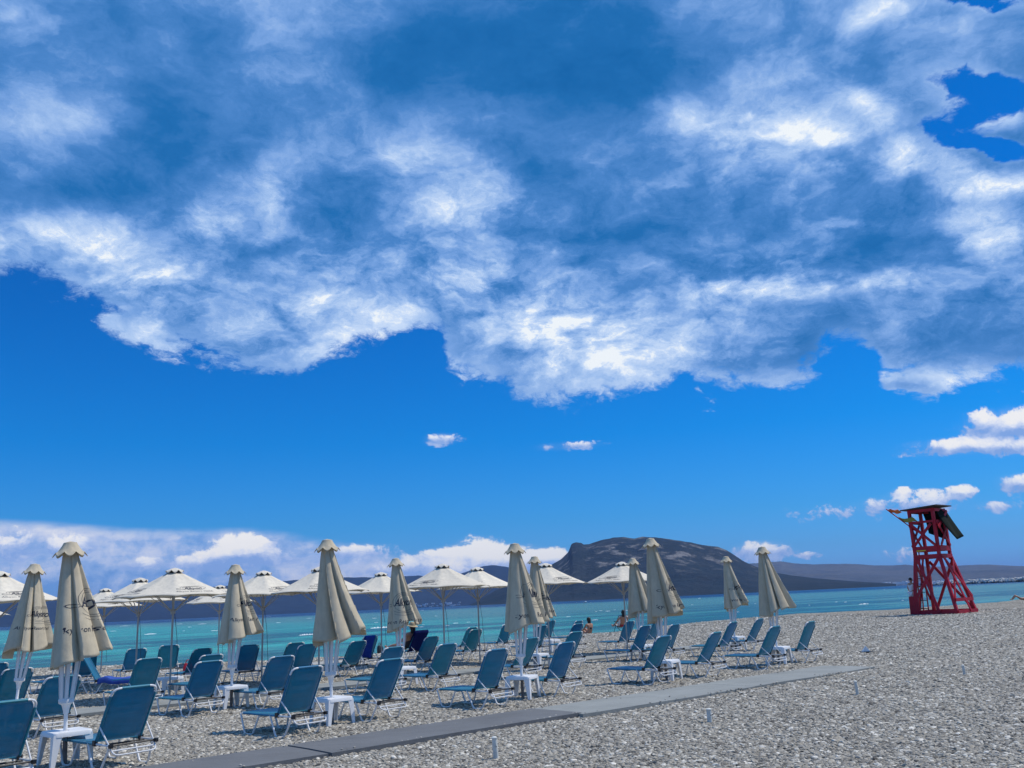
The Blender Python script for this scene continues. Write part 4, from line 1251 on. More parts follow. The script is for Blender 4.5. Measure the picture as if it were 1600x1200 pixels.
for x, y, lab, r_ in [(101, 1193, 'white plastic table nearest the camera, round the pole of the largest folded parasol', 0), (21, 1130, 'white plastic table under the leaning folded parasol at the left edge', 4), (361, 1105, 'white plastic table round the pole of the third folded parasol', -4),
                   (519, 1131, 'white plastic table between two front row loungers, round the tall plain parasol\'s pole', 2), (629, 1070, 'white plastic table half hidden behind the bright blue lounger', 0), (817, 1091, 'white plastic table between the two middle front row loungers', 22),
                   (840, 1046, 'white plastic table behind the middle front table, under the rear parasol of the pair', 10), (1005, 1030, 'white plastic table glimpsed behind the front row lounger under the smaller rear parasol', 0), (1042, 1062, 'white plastic table right of the fourth parasol\'s front lounger', 12),
                   (1150, 1015, 'white plastic table under the small folded parasol with emblem', 0), (1218, 1037, 'rightmost white plastic table, at the last front row parasol', 10), (265, 1086, 'white plastic table round the pole of the big open parasol', -6),
                   (862, 1018, 'white plastic table near the water right of the middle folded parasols', 0)]:
    table(x, y, lab, 0, r_)

def open_parasol(top, lab, seed, rot=2.0, tilt=(0, 0), R_=1.24, hz=2.06, H=2.66, logos=(0, 2, 4, 6), tcol=None):
    T = at(top[0], top[1], H); root = empty('open_parasol', (T.x, T.y, 0)); tag(root, lab, 'parasol', 'open cream parasols by the water')
    azr = math.atan2(T.x, T.y)
    # local -y faces the camera; one rib turned by rot from it
    root.rotation_euler = (R(tilt[0]), R(tilt[1]), -azr + R(rot))
    rn = random.Random(seed); mb = MB(); n = 8; m_ = 6; rows = 9; topz = H - .085
    def P_(k, f, t):
        a0 = R(-90 + 45 * k); a1 = R(-90 + 45 * (k + 1)); p0 = Vector((math.cos(a0), math.sin(a0))); p1 = Vector((math.cos(a1), math.sin(a1)))
        p = p0.lerp(p1, f); r = .15 + (R_ - .15) * t
        sag = .035 * math.sin(math.pi * t) * (4 * f * (1 - f)) + .03 * math.sin(math.pi * t)
        hemup = .028 * (4 * f * (1 - f)) * t ** 4
        return Vector((p.x * r, p.y * r, topz + (hz - topz) * t - sag * .8 + hemup))
    for j in range(rows + 1):
        for k in range(n):
            for i in range(m_): mb.v.append(tuple(P_(k, i / m_, j / rows)))
    w_ = n * m_
    for j in range(rows):
        for i in range(w_):
            a = j * w_ + i; b = j * w_ + (i + 1) % w_; mb.f.append((a, a + w_, b + w_, b))
    can = mb.build('canopy', M['canvas_open'], root); md = can.modifiers.new('t', 'SOLIDIFY'); md.thickness = .004; md.offset = -1
    mb = MB(); mb.lathe([(.15, topz - .03), (.15, topz + .015), (.10, H - .035)], 24); mb.build('vent_net', M['black'], root)
    cap = scallop_cap(H + .02, .03, .195, .115, 0, deep=.62); cp = cap.build('vent_cap', M['canvas_open'], root); md = cp.modifiers.new('t', 'SOLIDIFY'); md.thickness = .004; md.offset = -1
    mb = MB(); mb.tube([(0, 0, -.1), (0, 0, H - .03)], .021, 10); mb.build('pole', M['openpole'], root)
    mb = MB(); mb.lathe([(.02, 1.70), (.05, 1.70), (.055, 1.76), (.035, 1.82), (.02, 1.82)], 12); mb.build('hub', M['openpole'], root)
    for k in range(8):
        a = R(-90 + 45 * k); c, s = math.cos(a), math.sin(a)
        def rz_(t): r = .15 + (R_ - .15) * t; return Vector((c * r, s * r, topz + (hz - topz) * t - .03 * math.sin(math.pi * t) * .8 - .016))
        mb = MB(); mb.tube([Vector((c * .04, s * .04, topz - .03)), rz_(.33), rz_(.66), rz_(.985)], .009, 5); rb = mb.build('rib', M['openpole'], root)
        mb = MB(); mb.beam(Vector((c * .045, s * .045, 1.76)), rz_(.52) - Vector((0, 0, .01)), .020, .012, (c, s, 0)); mb.build('strut', M['openpole'], root, False)
    mb = MB(); mb.tube([(.03, -.03, 1.76), (.10, -.05, 1.2), (.13, -.05, .6), (.14, -.06, .35)], .005, 4); mb.build('cord', M['black'], root)
    for k in logos:
        lm = logo2d(.62, False)
        # panel frame
        c_ = P_(k, .5, .64); x_ = (P_(k, 1, .64) - P_(k, 0, .64)).normalized(); dn = (P_(k, .5, .9) - P_(k, .5, .4)).normalized(); y_ = -dn; nn = x_.cross(y_).normalized()
        if nn.z < 0: nn = -nn
        bvh = BVHTree.FromPolygons([q.co for q in can.data.vertices], [tuple(p.vertices) for p in can.data.polygons])
        pm = project_logo(bvh, lm, c_, x_, y_, -nn, .005, .6)
        if pm.f: pm.build('printed_emblem', M['logo'], can, False)
    return root
LG = (0, 2, 4, 6)
for i, (x, y, rot, lab, lg) in enumerate([
    (0, 894, 4, 'open parasol cut off by the left edge of the photo', LG),
    (219, 904, -16, 'open parasol directly left of and behind the big one', (1, 3, 5, 7)),
    (165, 920, 5, 'small far open parasol right of the nearest folded parasol', LG),
    (273, 889, 3, 'big open parasol with emblem on its right panel, nearest of the open ones', LG),
    (344, 915, 0, 'far open parasol mostly hidden behind the third folded parasol', LG),
    (412, 893, 8, 'open parasol right of the third folded parasol', LG),
    (499, 887, -14, 'open parasol behind the tall plain folded parasol', LG),
    (595, 895, 6, 'open parasol between the tall plain and the printed folded parasol', (1, 5)),
    (691, 882, -8, 'large open parasol right of the printed folded parasol', (3, 7)),
    (745, 887, 10, 'open parasol tucked behind the right side of the large central one', (3, 7)),
    (852, 881, 12, 'open parasol right behind the overlapping pair of folded ones, before the mountain foot', LG),
    (971, 879, -6, 'rightmost open parasol, behind the smaller rear folded parasol', (3, 7)),
    (-34, 940, 0, 'far open parasol of which only a tip shows low at the left edge', LG)]):
    open_parasol((x, y), lab, i, rot, logos=lg)

# ------------------------------------------------------------------ lifeguard tower
def tower():
    A = at(1430, 960.5); azr = math.atan2(A.x, A.y)
    ex = Vector((math.cos(azr), -math.sin(azr), 0)); ey = Vector((math.sin(azr), math.cos(azr), 0))
    th = R(-26.0)
    X = ex * math.cos(th) + ey * math.sin(th); Y = -ex * math.sin(th) + ey * math.cos(th)
    root = empty('lifeguard_tower', A); tag(root, 'tall red wooden lifeguard tower with green awning on the beach', 'lifeguard tower')
    root.rotation_euler = (0, 0, math.atan2(X.y, X.x))
    S = 2.30; s = 1.32; i0 = .30; zp = 3.12; zt = 5.66
    # corner positions (local): bottom and platform/top
    bot = [(0, 0), (S, 0), (S, S), (0, S)]
    ins = [(i0, i0 + .1), (i0 + s, i0 + .1), (i0 + s, i0 + .1 + s), (i0, i0 + .1 + s)]
    for k in range(4):
        mb = MB(); b = Vector((*bot[k], 0)); m = Vector((*ins[k], zp)); mb.beam(b, m, .16, .15, (1, 0, 0)); mb.build('post', M['red'], root, False)
        mb = MB(); mb.beam(m - Vector((0, 0, .25)), Vector((*ins[k], zt)), .16, .15, (1, 0, 0)); mb.build('post', M['red'], root, False)
    def side(k, t0, t1, w=.10, off=.075, lo=(0, 0)):
        """board on side k from (edge fraction, height) t0 to t1"""
        a, b = k, (k + 1) % 4
        def pt(f, z):
            if z <= zp: q = z / zp; pa = Vector(bot[a]).lerp(Vector(ins[a]), q); pb = Vector(bot[b]).lerp(Vector(ins[b]), q)
            else: pa, pb = Vector(ins[a]), Vector(ins[b])
            p = pa.lerp(pb, f); e = (Vector(bot[b]) - Vector(bot[a])).normalized(); nrm = Vector((e.y, -e.x)); p = p + nrm * off
            return Vector((p.x, p.y, z))
        p0, p1 = pt(*t0), pt(*t1); e = (Vector(bot[b]) - Vector(bot[a])).normalized(); nrm = Vector((e.y, -e.x, 0))
        mb = MB(); mb.beam(p0, p1, w, .045, nrm if False else (0, 0, 1) if abs((p1 - p0).normalized().z) < .3 else nrm)
        return mb
    def flat(k, t0, t1, w, name, off=.09):
        a, b = k, (k + 1) % 4; e = (Vector(bot[b]) - Vector(bot[a])).normalized(); nrm = Vector((e.y, -e.x, 0))
        def pt(f, z):
            q = min(1, z / zp); pa = Vector(bot[a]).lerp(Vector(ins[a]), q); pb = Vector(bot[b]).lerp(Vector(ins[b]), q)
            p = pa.lerp(pb, f); return Vector((p.x, p.y, z)) + nrm * off
        p0, p1 = pt(*t0), pt(*t1); mb = MB(); mb.beam(p0, p1, w * 1.25, .045, nrm)
        return mb.build(name, M['red'], root, False)
    for k in range(4):
        flat(k, (-.03, .09), (1.03, .09), .17, 'base_beam')
        flat(k, (0, zp - .06), (1, zp - .06), .16, 'platform_beam')
        flat(k, (0, zp + .36), (1, zp + .36), .22, 'seat_board')
        flat(k, (0, zt - .10), (1, zt - .10), .13, 'top_beam')
    # lower braces
    for k in (0, 1, 3):
        flat(k, (.02, .75), (.95, zp - .2), .12, 'brace', .10)
        flat(k, (.12, zp - .15), (.62, .12), .12, 'brace', .15)
    flat(1, (1.0, .85), (0.0, zp - .1), .12, 'brace', .18)
    flat(2, (.05, .2), (.95, zp - .3), .12, 'brace')
    flat(2, (.95, .2), (.05, zp - .3), .12, 'brace', .15)
    # upper braces and rails
    for k in (0, 1, 3):
        flat(k, (0, zt - .72), (1, zt - .72), .10, 'rail', .11)
        flat(k, (.03, zt - .80), (.97, zp + .5), .11, 'brace', .13)
        flat(k, (.05, zp + .5), (.90, zt - .85), .11, 'brace', .17)
    flat(1, (.0, zt - .5 - .55), (.98, zt - .15), .12, 'brace', .2)
    # platform
    for i in range(9):
        mb = MB(); mb.box((i0 + s / 2, i0 + .1 + s * (i + .5) / 9, zp + .035), (s + .12, s / 9 - .02, .04)); mb.build('platform_board', M['red'], root, False)
    mb = MB(); mb.box((i0 + s * .5, i0 + .1 + s * .62, zp + .50), (s - .2, .45, .05)); mb.build('seat', M['red'], root, False)
    mb = MB(); mb.box((i0 + .42, i0 - .02, zp + .27), (.50, .05, .06)); mb.build('float_board', M['yellow'], root, False)
    # roof, a thin board sloping back
    rt = Matrix.Rotation(R(2.5), 3, 'Y')
    mb = MB(); mb.box((i0 + s / 2 + .02, i0 + .1 + s / 2 - .05, zt + .06), (s + .75, s + .55, .055), Matrix.Rotation(R(-3), 3, 'Y')); mb.build('roof', M['roofgrey'], root, False)
    # green awning falling from the back and right of the roof
    def sheet(name, quad, m, nx=8, ny=10, bulge=.12):
        mb = MB(); a, b, c, d = [Vector(q) for q in quad]; nn = (b - a).cross(d - a).normalized()
        for j in range(ny + 1):
            for i in range(nx + 1):
                u, v = i / nx, j / ny; p = a.lerp(b, u).lerp(d.lerp(c, u), v)
                p += nn * (bulge * math.sin(math.pi * v) * .5 + .03 * math.sin(9 * u + 4 * v)); mb.v.append(tuple(p))
        for j in range(ny):
            for i in range(nx):
                k = j * (nx + 1) + i; mb.f.append((k, k + 1, k + nx + 2, k + nx + 1))
        o = mb.build(name, m, root); md = o.modifiers.new('t', 'SOLIDIFY'); md.thickness = .012
        return o
    xr = i0 + s + .06; y0 = i0 + .12; y1 = i0 + .1 + s + .1
    sheet('awning', [(xr, y0 + .15, zt - .02), (xr, y1, zt - .02), (xr + .75, y1 + .15, zp + .95), (xr + .75, y0 + .55, zp + .75)], M['greencanvas'])
    sheet('back_cloth', [(i0 + .10, y1 - .05, zt - .05), (xr, y1 - .05, zt - .05), (xr, y1 - .02, zp + .75), (i0 + .30, y1 - .02, zp + 1.25)], M['greencanvas'])
    # ladder on the left side
    for dx in (0, .42):
        mb = MB(); mb.beam((-.05 + .28 * 0 + .0, .70 + dx, .0), (i0 - .16, .80 + dx, zp + .3), .06, .05, (1, 0, 0)); mb.build('ladder_rail', M['red'], root, False)
    for i in range(8):
        t = (i + .8) / 8.6; mb = MB(); x = -.05 + (i0 - .11) * t; mb.tube([(x, .68 + .1 * t, t * (zp + .3)), (x, 1.14 + .1 * t, t * (zp + .3))], .022, 6); mb.build('rung', M['black'], root)
    # front ladder strip seen through the frame
    for i in range(7):
        t = (i + .7) / 7.2; mb = MB(); mb.tube([(.20 + .24 * t, .32, t * zp), (.58 + .1 * t, .32, t * zp)], .02, 6); mb.build('rung', M['black'], root)
    mb = MB(); mb.beam((.62, .32, 0), (.70, .32, zp), .06, .05, (1, 0, 0)); mb.build('ladder_rail', M['red'], root, False)
    # plank box at the foot and the low bench
    for i in range(4):
        mb = MB(); mb.box((-.10 + .13 * i, -.15, .50), (.12, .035, .95), Matrix.Rotation(R(2), 3, 'Y')); mb.build('plank', M['red'], root, False)
    flat(1, (-.02, .72), (1.02, .72), .14, 'bench_board', .14)
    # slanted flag pole with two flags
    a = Vector((i0 - .06, i0, zp + 1.66)); b = Vector((i0 - 1.05, i0 - .40, zp + 2.70))
    mb = MB(); mb.tube([a + (a - b) * .35, b], .028, 8); mb.build('flag_pole', M['red'], root)
    def flag(t0, t1, m, ln, dz, seed):
        mb = MB(); p0 = b.lerp(a, t0); p1 = b.lerp(a, t1); dirx = Vector((.96, .10, dz)).normalized(); nx, ny = 10, 4
        for j in range(ny + 1):
            for i in range(nx + 1):
                u, v = i / nx, j / ny
                p = p0.lerp(p1, v * .999) + dirx * (ln * u) + Vector((0, .06 * math.sin(u * 8 + seed), .05 * math.sin(u * 6 + seed + v) - .10 * u * (1 - v) * 0))
                p.z -= v * u * .02; mb.v.append(tuple(p))
        for j in range(ny):
            for i in range(nx):
                k = j * (nx + 1) + i; mb.f.append((k, k + 1, k + nx + 2, k + nx + 1))
        o = mb.build('flag', m, root); md = o.modifiers.new('t', 'SOLIDIFY'); md.thickness = .008; return o
    flag(.06, .26, M['orange'], .52, .02, 0)['label'] = 'orange flag at the tip of the slanted pole'
    flag(.50, .72, M['olive'], .85, -.12, 2)['label'] = 'yellow green flag nearer the tower'
    return A, X, Y
TA, TX, TY = tower()

# ------------------------------------------------------------------ people
def person(name, lab, loc, rz, J, wear, group=None, hair_long=True, scale=1.0):
    """J: joints dict (x right, y forward, z up)."""
    root = empty(name, loc, rz); root.scale = (scale,) * 3; tag(root, lab, 'person')
    def skin(nm, pts, edges, rad, m, sub=2):
        me = bpy.data.meshes.new(nm); me.from_pydata([tuple(p) for p in pts], edges, []); me.materials.append(m)
        o = bpy.data.objects.new(nm, me); COL.objects.link(o); o.parent = root
        md = o.modifiers.new('s', 'SKIN'); md.use_smooth_shade = True
        for i, sv in enumerate(me.skin_vertices[0].data):
            sv.radius = (rad[i], rad[i]); sv.use_root = (i == 0)
        sb = o.modifiers.new('b', 'SUBSURF'); sb.levels = sub; sb.render_levels = sub
        return o
    order = ['pelvis', 'waist', 'chest', 'neck', 'jaw', 'head', 'crown', 'sl', 'el', 'wl', 'hl', 'sr', 'er', 'wr', 'hr', 'pl', 'kl', 'al', 'fl', 'pr', 'kr', 'ar', 'fr']
    radd = dict(pelvis=.135, waist=.115, chest=.135, neck=.052, jaw=.070, head=.092, crown=.060, sl=.062, el=.042, wl=.030, hl=.034, sr=.062, er=.042, wr=.030, hr=.034, pl=.085, kl=.058, al=.038, fl=.034, pr=.085, kr=.058, ar=.038, fr=.034)
    E_ = [('pelvis', 'waist'), ('waist', 'chest'), ('chest', 'neck'), ('neck', 'jaw'), ('jaw', 'head'), ('head', 'crown'), ('chest', 'sl'), ('sl', 'el'), ('el', 'wl'), ('wl', 'hl'), ('chest', 'sr'), ('sr', 'er'), ('er', 'wr'), ('wr', 'hr'),
          ('pelvis', 'pl'), ('pl', 'kl'), ('kl', 'al'), ('al', 'fl'), ('pelvis', 'pr'), ('pr', 'kr'), ('kr', 'ar'), ('ar', 'fr')]
    ix = {k: i for i, k in enumerate(order)}
    skin('body', [J[k] for k in order], [(ix[a], ix[b]) for a, b in E_], [radd[k] for k in order], M['skin'])
    # hands: five fingers each
    for w, h in (('wl', 'hl'), ('wr', 'hr')):
        d = (Vector(J[h]) - Vector(J[w])).normalized(); sd_ = d.cross(Vector((0, 0, 1))); sd_ = sd_.normalized() if sd_.length > .1 else Vector((1, 0, 0))
        for q, ln in zip((-1.5, -.5, .5, 1.5), (.060, .075, .070, .052)):
            p0 = Vector(J[h]) + sd_ * q * .018; skin('finger', [p0, p0 + d * ln * .55, p0 + d * ln + Vector((0, 0, -.012))], [(0, 1), (1, 2)], [.010, .009, .007], M['skin'], 1)
        p0 = Vector(J[w]) + d * .03; skin('thumb', [p0, p0 + sd_ * .04 + d * .02, p0 + sd_ * .05 + d * .05], [(0, 1), (1, 2)], [.012, .010, .008], M['skin'], 1)
    for nm, keys, edges, dr, m in wear:
        skin(nm, [J[k] for k in keys], edges, [radd[k] + dr for k in keys], M[m])
    # face
    hd = Vector(J['head']); up = (Vector(J['crown']) - Vector(J['jaw'])).normalized(); fw = Vector(J.get('look', (0, 1, 0))).normalized(); rt_ = fw.cross(up).normalized()
    mb = MB(); mb.tube([hd + fw * .085 + up * .01, hd + fw * .108 - up * .022, hd + fw * .085 - up * .03], .012, 6); mb.build('nose', M['skin'], root)
    for s_ in (-1, 1):
        mb = MB(); mb.tube([hd + rt_ * .032 * s_ + fw * .080 + up * .018, hd + rt_ * .032 * s_ + fw * .094 + up * .018], .010, 8); mb.build('eye', M['hair'], root)
        mb = MB(); mb.tube([hd + rt_ * .090 * s_ + up * .018, hd + rt_ * .100 * s_ - up * .02], .016, 6); mb.build('ear', M['skin'], root)
    mb = MB(); mb.tube([hd - rt_ * .022 + fw * .088 - up * .05, hd + rt_ * .022 + fw * .088 - up * .05], .006, 6); mb.build('mouth', M['bagred'], root)
    # hair as a cap round the back of the head
    mb = MB(); n, r_ = 14, 10
    for j in range(r_ + 1):
        th_ = math.pi * .62 * j / r_
        for i in range(n):
            a = 2 * math.pi * i / n; v = up * math.cos(th_) + (rt_ * math.cos(a) + fw * math.sin(a)) * math.sin(th_)
            k = .108 if v.dot(fw) < .35 else .100
            cc = hd + up * .022 - fw * .012
            p = cc + Vector((v.x, v.y, v.z)) * k
            if v.dot(fw) > .45 and v.dot(up) < .55: p = cc + v * .075
            if hair_long and v.dot(fw) < -.1 and j > 6: p -= up * .05 * (j - 6)
            mb.v.append(tuple(p))
    for j in range(r_):
        for i in range(n):
            a = j * n + i; b = j * n + (i + 1) % n; mb.f.append((a, a + n, b + n, b))
    mb.build('hair', M['hair'], root)
    return root
SIT = dict(pelvis=(0, 0, .12), waist=(0, -.03, .30), chest=(0, -.02, .50), neck=(0, 0, .66), jaw=(0, .02, .73), head=(0, .03, .80), crown=(0, .02, .87), sl=(-.19, 0, .58), el=(-.27, .12, .36), wl=(-.16, .32, .34), hl=(-.12, .40, .34),
           sr=(.19, 0, .58), er=(.27, .12, .36), wr=(.16, .32, .34), hr=(.12, .40, .34), pl=(-.10, .10, .12), kl=(-.14, .48, .40), al=(-.14, .66, .07), fl=(-.14, .80, .04), pr=(.10, .10, .12), kr=(.14, .48, .40), ar=(.14, .66, .07), fr=(.14, .80, .04), look=(0, 1, -.1))
STAND = dict(pelvis=(0, 0, .92), waist=(0, 0, 1.10), chest=(0, 0, 1.30), neck=(0, 0, 1.46), jaw=(0, .02, 1.52), head=(0, .03, 1.59), crown=(0, .02, 1.67), sl=(-.19, 0, 1.40), el=(-.25, -.02, 1.12), wl=(-.24, .12, .90), hl=(-.24, .16, .84),
             sr=(.19, 0, 1.40), er=(.26, .10, 1.16), wr=(.28, .34, 1.20), hr=(.28, .42, 1.22), pl=(-.10, 0, .86), kl=(-.11, .02, .48), al=(-.11, -.02, .09), fl=(-.12, .14, .04), pr=(.10, 0, .86), kr=(.11, .02, .48), ar=(.11, -.02, .09), fr=(.12, .14, .04), look=(.2, 1, -.15))
# bather on the slope to the water
p = at(947, 989.5); nb = p.dot(NV); p = p + NV * 1.2
person('person', 'person with dark hair and bare shoulders sitting low at the water\'s edge', (p.x, p.y, -.16), R(40), SIT, [('swimwear', ['waist', 'chest'], [(0, 1)], .012, 'swim')])
# person standing at the tower, white shirt
p = TA - TX * .26 + TY * .55
person('person', 'person in a white shirt with dark hair on the ladder at the tower\'s left side', (p.x, p.y, .27), R(-70), STAND, [('shirt', ['pelvis', 'waist', 'chest', 'sl', 'sr'], [(0, 1), (1, 2), (2, 3), (2, 4)], .018, 'white'), ('shorts', ['pelvis', 'pl', 'pr', 'kl', 'kr'], [(0, 1), (0, 2), (1, 3), (2, 4)], .022, 'white')], hair_long=False)
# seated beyond the navy towel, beige hat
h = lounger_at[(659, 986)]
az = -h.rotation_euler.z; fwd = Vector((math.sin(az), math.cos(az), 0)); rgt = Vector((math.cos(az), -math.sin(az), 0))
p = h.location + fwd * (HY + .30) - rgt * .10
RECL = dict(SIT); 
for k, dyz in dict(waist=(-.12, .26), chest=(-.24, .46), neck=(-.32, .62), jaw=(-.30, .69), head=(-.29, .76), crown=(-.31, .83)).items(): RECL[k] = (0, dyz[0], dyz[1])
for s_, x in (('l', -1), ('r', 1)):
    RECL['s' + s_] = (.18 * x, -.26, .55); RECL['e' + s_] = (.30 * x, -.12, .34); RECL['w' + s_] = (.26 * x, .12, .26); RECL['h' + s_] = (.24 * x, .20, .25)
    RECL['k' + s_] = (.12 * x, .42, .20); RECL['a' + s_] = (.12 * x, .74, .12); RECL['f' + s_] = (.12 * x, .84, .20)
pr = person('person', 'person in a beige hat reclining on the lounger behind the navy towel', (p.x, p.y, SEATZ - .02), -az, RECL, [('shirt', ['pelvis', 'waist', 'chest'], [(0, 1), (1, 2)], .015, 'swim')])
mb = MB(); mb.lathe([(.0, .13), (.07, .125), (.105, .08), (.112, .03), (.18, .012), (.185, .0), (.11, .012)], 18); hat = mb.build('hat', M['beige'], pr); hat.location = (0, -.30, .78); hat.rotation_euler = (R(12), 0, 0)
# pale folding chair on the bank with a person
def beach_chair(p, rz):
    root = empty('folding_beach_chair', p, rz); tag(root, 'low folding beach chair with pale cloth and dark frame on the bank by the water', 'beach chair')
    mb = MB(); mb.tube(rounded([(-.27, .35, .02), (-.27, -.25, .75), (.27, -.25, .75), (.27, .35, .02)], .06), .013, 6); mb.build('back_frame', M['black'], root)
    mb = MB(); mb.tube(rounded([(-.25, -.35, .02), (-.25, .35, .38), (.25, .35, .38), (.25, -.35, .02)], .05), .013, 6); mb.build('leg_frame', M['black'], root)
    mb = MB(); pts = [(.33, .36), (.05, .24), (-.08, .40), (-.245, .73)]
    for y, z in pts: mb.v += [(-.25, y, z), (.25, y, z)]
    for i in range(3): mb.f.append((2 * i, 2 * i + 1, 2 * i + 3, 2 * i + 2))
    o = mb.build('sling', M['white'], root); md = o.modifiers.new('t', 'SOLIDIFY'); md.thickness = .006
    for s_ in (-1, 1):
        mb = MB(); mb.box((s_ * .28, .06, .48), (.05, .42, .025)); mb.build('armrest', M['black'], root, False)
    return root
p = at(977, 987.5) + NV * .2
CAZ = R(-20)
beach_chair((p.x, p.y, .03), -CAZ)
f2 = Matrix.Rotation(-CAZ, 3, 'Z') @ Vector((0, 1, 0))
RC = dict(RECL)
p2 = p + f2 * .06
person('person', 'sunburnt person sitting in the pale folding beach chair on the bank', (p2.x, p2.y, .16), -CAZ, RC, [('swimwear', ['pelvis', 'waist'], [(0, 1)], .012, 'bagred')])
# person lying on the far right
p = at(1597, 938.5)
LIE = {k: (v[0], v[2] * 1.0 - .9, .12 if k not in ('kl', 'kr') else .38) for k, v in STAND.items() if k != 'look'}
LIE['al'] = (-.11, -.72, .10); LIE['ar'] = (.11, -.72, .10); LIE['fl'] = (-.12, -.84, .12); LIE['fr'] = (.12, -.84, .12)
LIE['kl'] = (-.11, -.42, .42); LIE['kr'] = (.11, -.42, .36); LIE['look'] = (0, 0, 1); LIE['hl'] = (-.24, -.05, .08); LIE['hr'] = (.30, .30, .08)
person('person', 'person lying on the pebbles near the water at the right edge of the photo', (p.x, p.y, .02), R(-100), LIE, [('swimwear', ['pelvis', 'waist'], [(0, 1)], .014, 'bagred'), ('shirt', ['waist', 'chest'], [(0, 1)], .014, 'white')])

# ------------------------------------------------------------------ pipe stubs in the pebbles
def stub(x, y, h, r, lab, lean=0):
    r *= 1.1
    p = at(x, y); root = empty('pipe_stub', (p.x, p.y, -.02)); root.rotation_euler = (R(lean * .5), R(-lean), 0); tag(root, lab, 'pipe stub', 'white pipe stubs standing in the pebbles')
    mb = MB(); mb.lathe([(r, 0), (r * .98, h * .5), (r * .96, h - .012), (r * .90, h)], 14); mb.build('pipe', M['pegcol'], root)
    mb = MB(); mb.lathe([(r * .90, h), (r * 1.08, h + .004), (r * 1.08, h + .016), (r * .6, h + .026), (0.0, h + .028)], 14); mb.build('cap', M['pegcol'], root)
    mb = MB(); mb.tube([(r * .5, -r * .98, h * .62), (r * .56, -r * 1.12, h * .62)], r * .18, 8); mb.build('bolt', M['black'], root)
stub(775, 1182, .20, .027, 'white pipe stub nearest the camera, below the dark path', 3)
stub(1109, 1127, .155, .030, 'short thick white pipe stub below the pale path', 0)
stub(1340, 1084, .19, .022, 'white pipe stub just below the far end of the pale path', 4)
stub(1507, 1053, .155, .022, 'white pipe stub at the right, away from the path', 3)
p = at(1353, 1020); root = empty('marker_block', (p.x, p.y, 0)); tag(root, 'small pale wedge shaped block lying on a dark base on the pebbles', 'block')
mb = MB(); mb.add([(-.09, -.05, .03), (.10, -.05, .03), (.10, .06, .03), (-.09, .06, .03), (0, -.03, .17), (.02, .03, .17)], [(0, 1, 4), (1, 2, 5, 4), (2, 3, 5), (3, 0, 4, 5), (3, 2, 1, 0)]); mb.build('wedge', M['foam'], root, False)
mb = MB(); mb.box((0, 0, .015), (.26, .16, .04)); mb.build('base_plate', M['black'], root, False)

p = at(1381, 981); mb = MB(); mb.tube([(-.16, 0, .03), (0, .012, .045), (.15, -.01, .03), (.24, .02, .05)], .011, 6, radii=[.007, .012, .010, .005])
st_ = mb.build('driftwood_stick', simple('dark_driftwood', (.06, .045, .035), .9)); st_.location = (p.x, p.y, 0); st_.rotation_euler = (0, 0, .4)
tag(st_, 'short dark stick of driftwood lying on the pebbles left of the tower', 'driftwood')

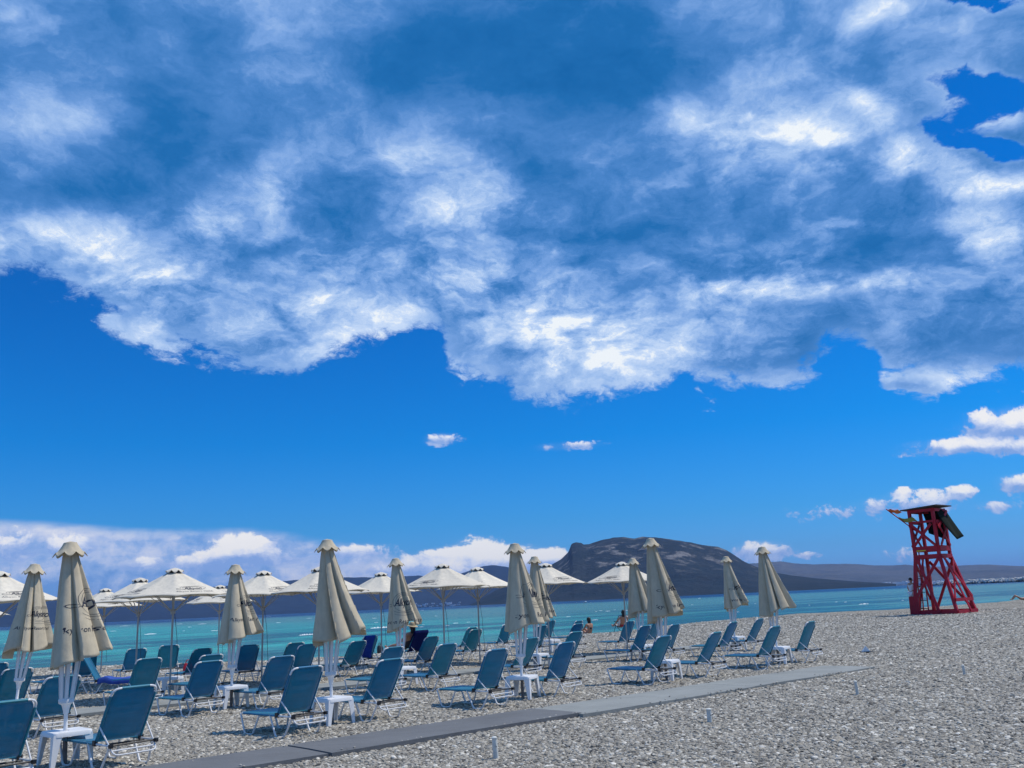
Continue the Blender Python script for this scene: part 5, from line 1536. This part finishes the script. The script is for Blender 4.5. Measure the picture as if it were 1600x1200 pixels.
# ------------------------------------------------------------------ whitecaps and boats
def whitecaps():
    mb = MB(); rn = random.Random(9)
    spots = [(595, 981, 1.4), (1350, 944, .9), (195, 978, .8), (235, 991, .8), (316, 975, .7), (483, 966, .5), (480, 992, 1.0), (435, 973, .4), (585, 966, .4), (660, 953.5, .5), (430, 949, .5), (1160, 943, .3), (1090, 928, .4)]
    for _ in range(70): spots.append((rn.uniform(-60, 1650), 0, rn.uniform(.15, .5)))
    for x, y, s in spots:
        if y == 0:
            hz = 942.5 - (x - 800) * math.tan(ROLL); y = hz + rn.uniform(3, 34)
        p = at(x, y, WATER_Z); L = p.length * .003 * s * 1.6 + .4 * s
        if p.dot(NV) < crest(p.dot(SV)) + 8: continue
        d = SV * L; w_ = NV * L * .16
        k = 7
        for i in range(k):
            u = (i + .5) / k * 2 - 1; c = p + d * u + w_ * math.sin(u * 5 + x) * .6; hh = .10 * s * (1 - u * u) + .03
            a = L / k * 1.5
            mb.add([c + Vector((0, 0, hh)), c + SV * a, c + NV * a * .5, c - SV * a, c - NV * a * .5], [(0, 1, 2), (0, 2, 3), (0, 3, 4), (0, 4, 1)])
    o = mb.build('whitecaps', M['foam'], smooth=True); tag(o, 'small white wave crests scattered over the turquoise water', kind='stuff')
whitecaps()
def boat(x, y, L, lab):
    p = at(x, y, WATER_Z); root = empty('motor_boat', p, -R(60)); tag(root, lab, 'boat')
    mb = MB(); n = 9; rows = [(0, .0), (.5, .35), (.55, 1.0)]
    for kx, kz in rows:
        for i in range(n):
            t = i / (n - 1); w = (1 - t ** 2.2) * kx * L * .32; mb.v.append((t * L - L / 2, w, kz * L * .16 + t * t * .05 * L - .05))
        for i in range(n - 1, -1, -1):
            t = i / (n - 1); w = (1 - t ** 2.2) * kx * L * .32; mb.v.append((t * L - L / 2, -w, kz * L * .16 + t * t * .05 * L - .05))
    m_ = 2 * n
    for r_ in range(2):
        for i in range(m_):
            a = r_ * m_ + i; b = r_ * m_ + (i + 1) % m_; mb.f.append((a, b, b + m_, a + m_))
    mb.f.append(tuple(range(2 * m_, 3 * m_))); mb.build('hull', M['foam'], root, False)
    mb = MB(); mb.box((0, 0, L * .20), (L * .3, L * .22, L * .13), None, .75); mb.build('cabin', M['foam'], root, False)
boat(770, 944, 5.5, 'tiny white motor boat off the coast left of the middle parasols')
boat(915, 942, 4.5, 'tiny white motor boat off the foot of the mountain')

# ------------------------------------------------------------------ air
def haze():
    m = bpy.data.materials.new('haze_air'); m.use_nodes = True; nt = m.node_tree; nt.nodes.remove(nt.nodes['Principled BSDF'])
    v = nt.nodes.new('ShaderNodeVolumePrincipled'); v.inputs['Color'].default_value = (.36, .56, 1.0, 1); v.inputs['Density'].default_value = HAZE; v.inputs['Anisotropy'].default_value = 0
    nt.links.new(v.outputs[0], nt.nodes['Material Output'].inputs['Volume'])
    mb = MB(); mb.box((0, 0, 257), (64000, 64000, 530)); o = mb.build('haze', m, smooth=False); tag(o, kind='stuff')
HAZE = 3.6e-5
haze()
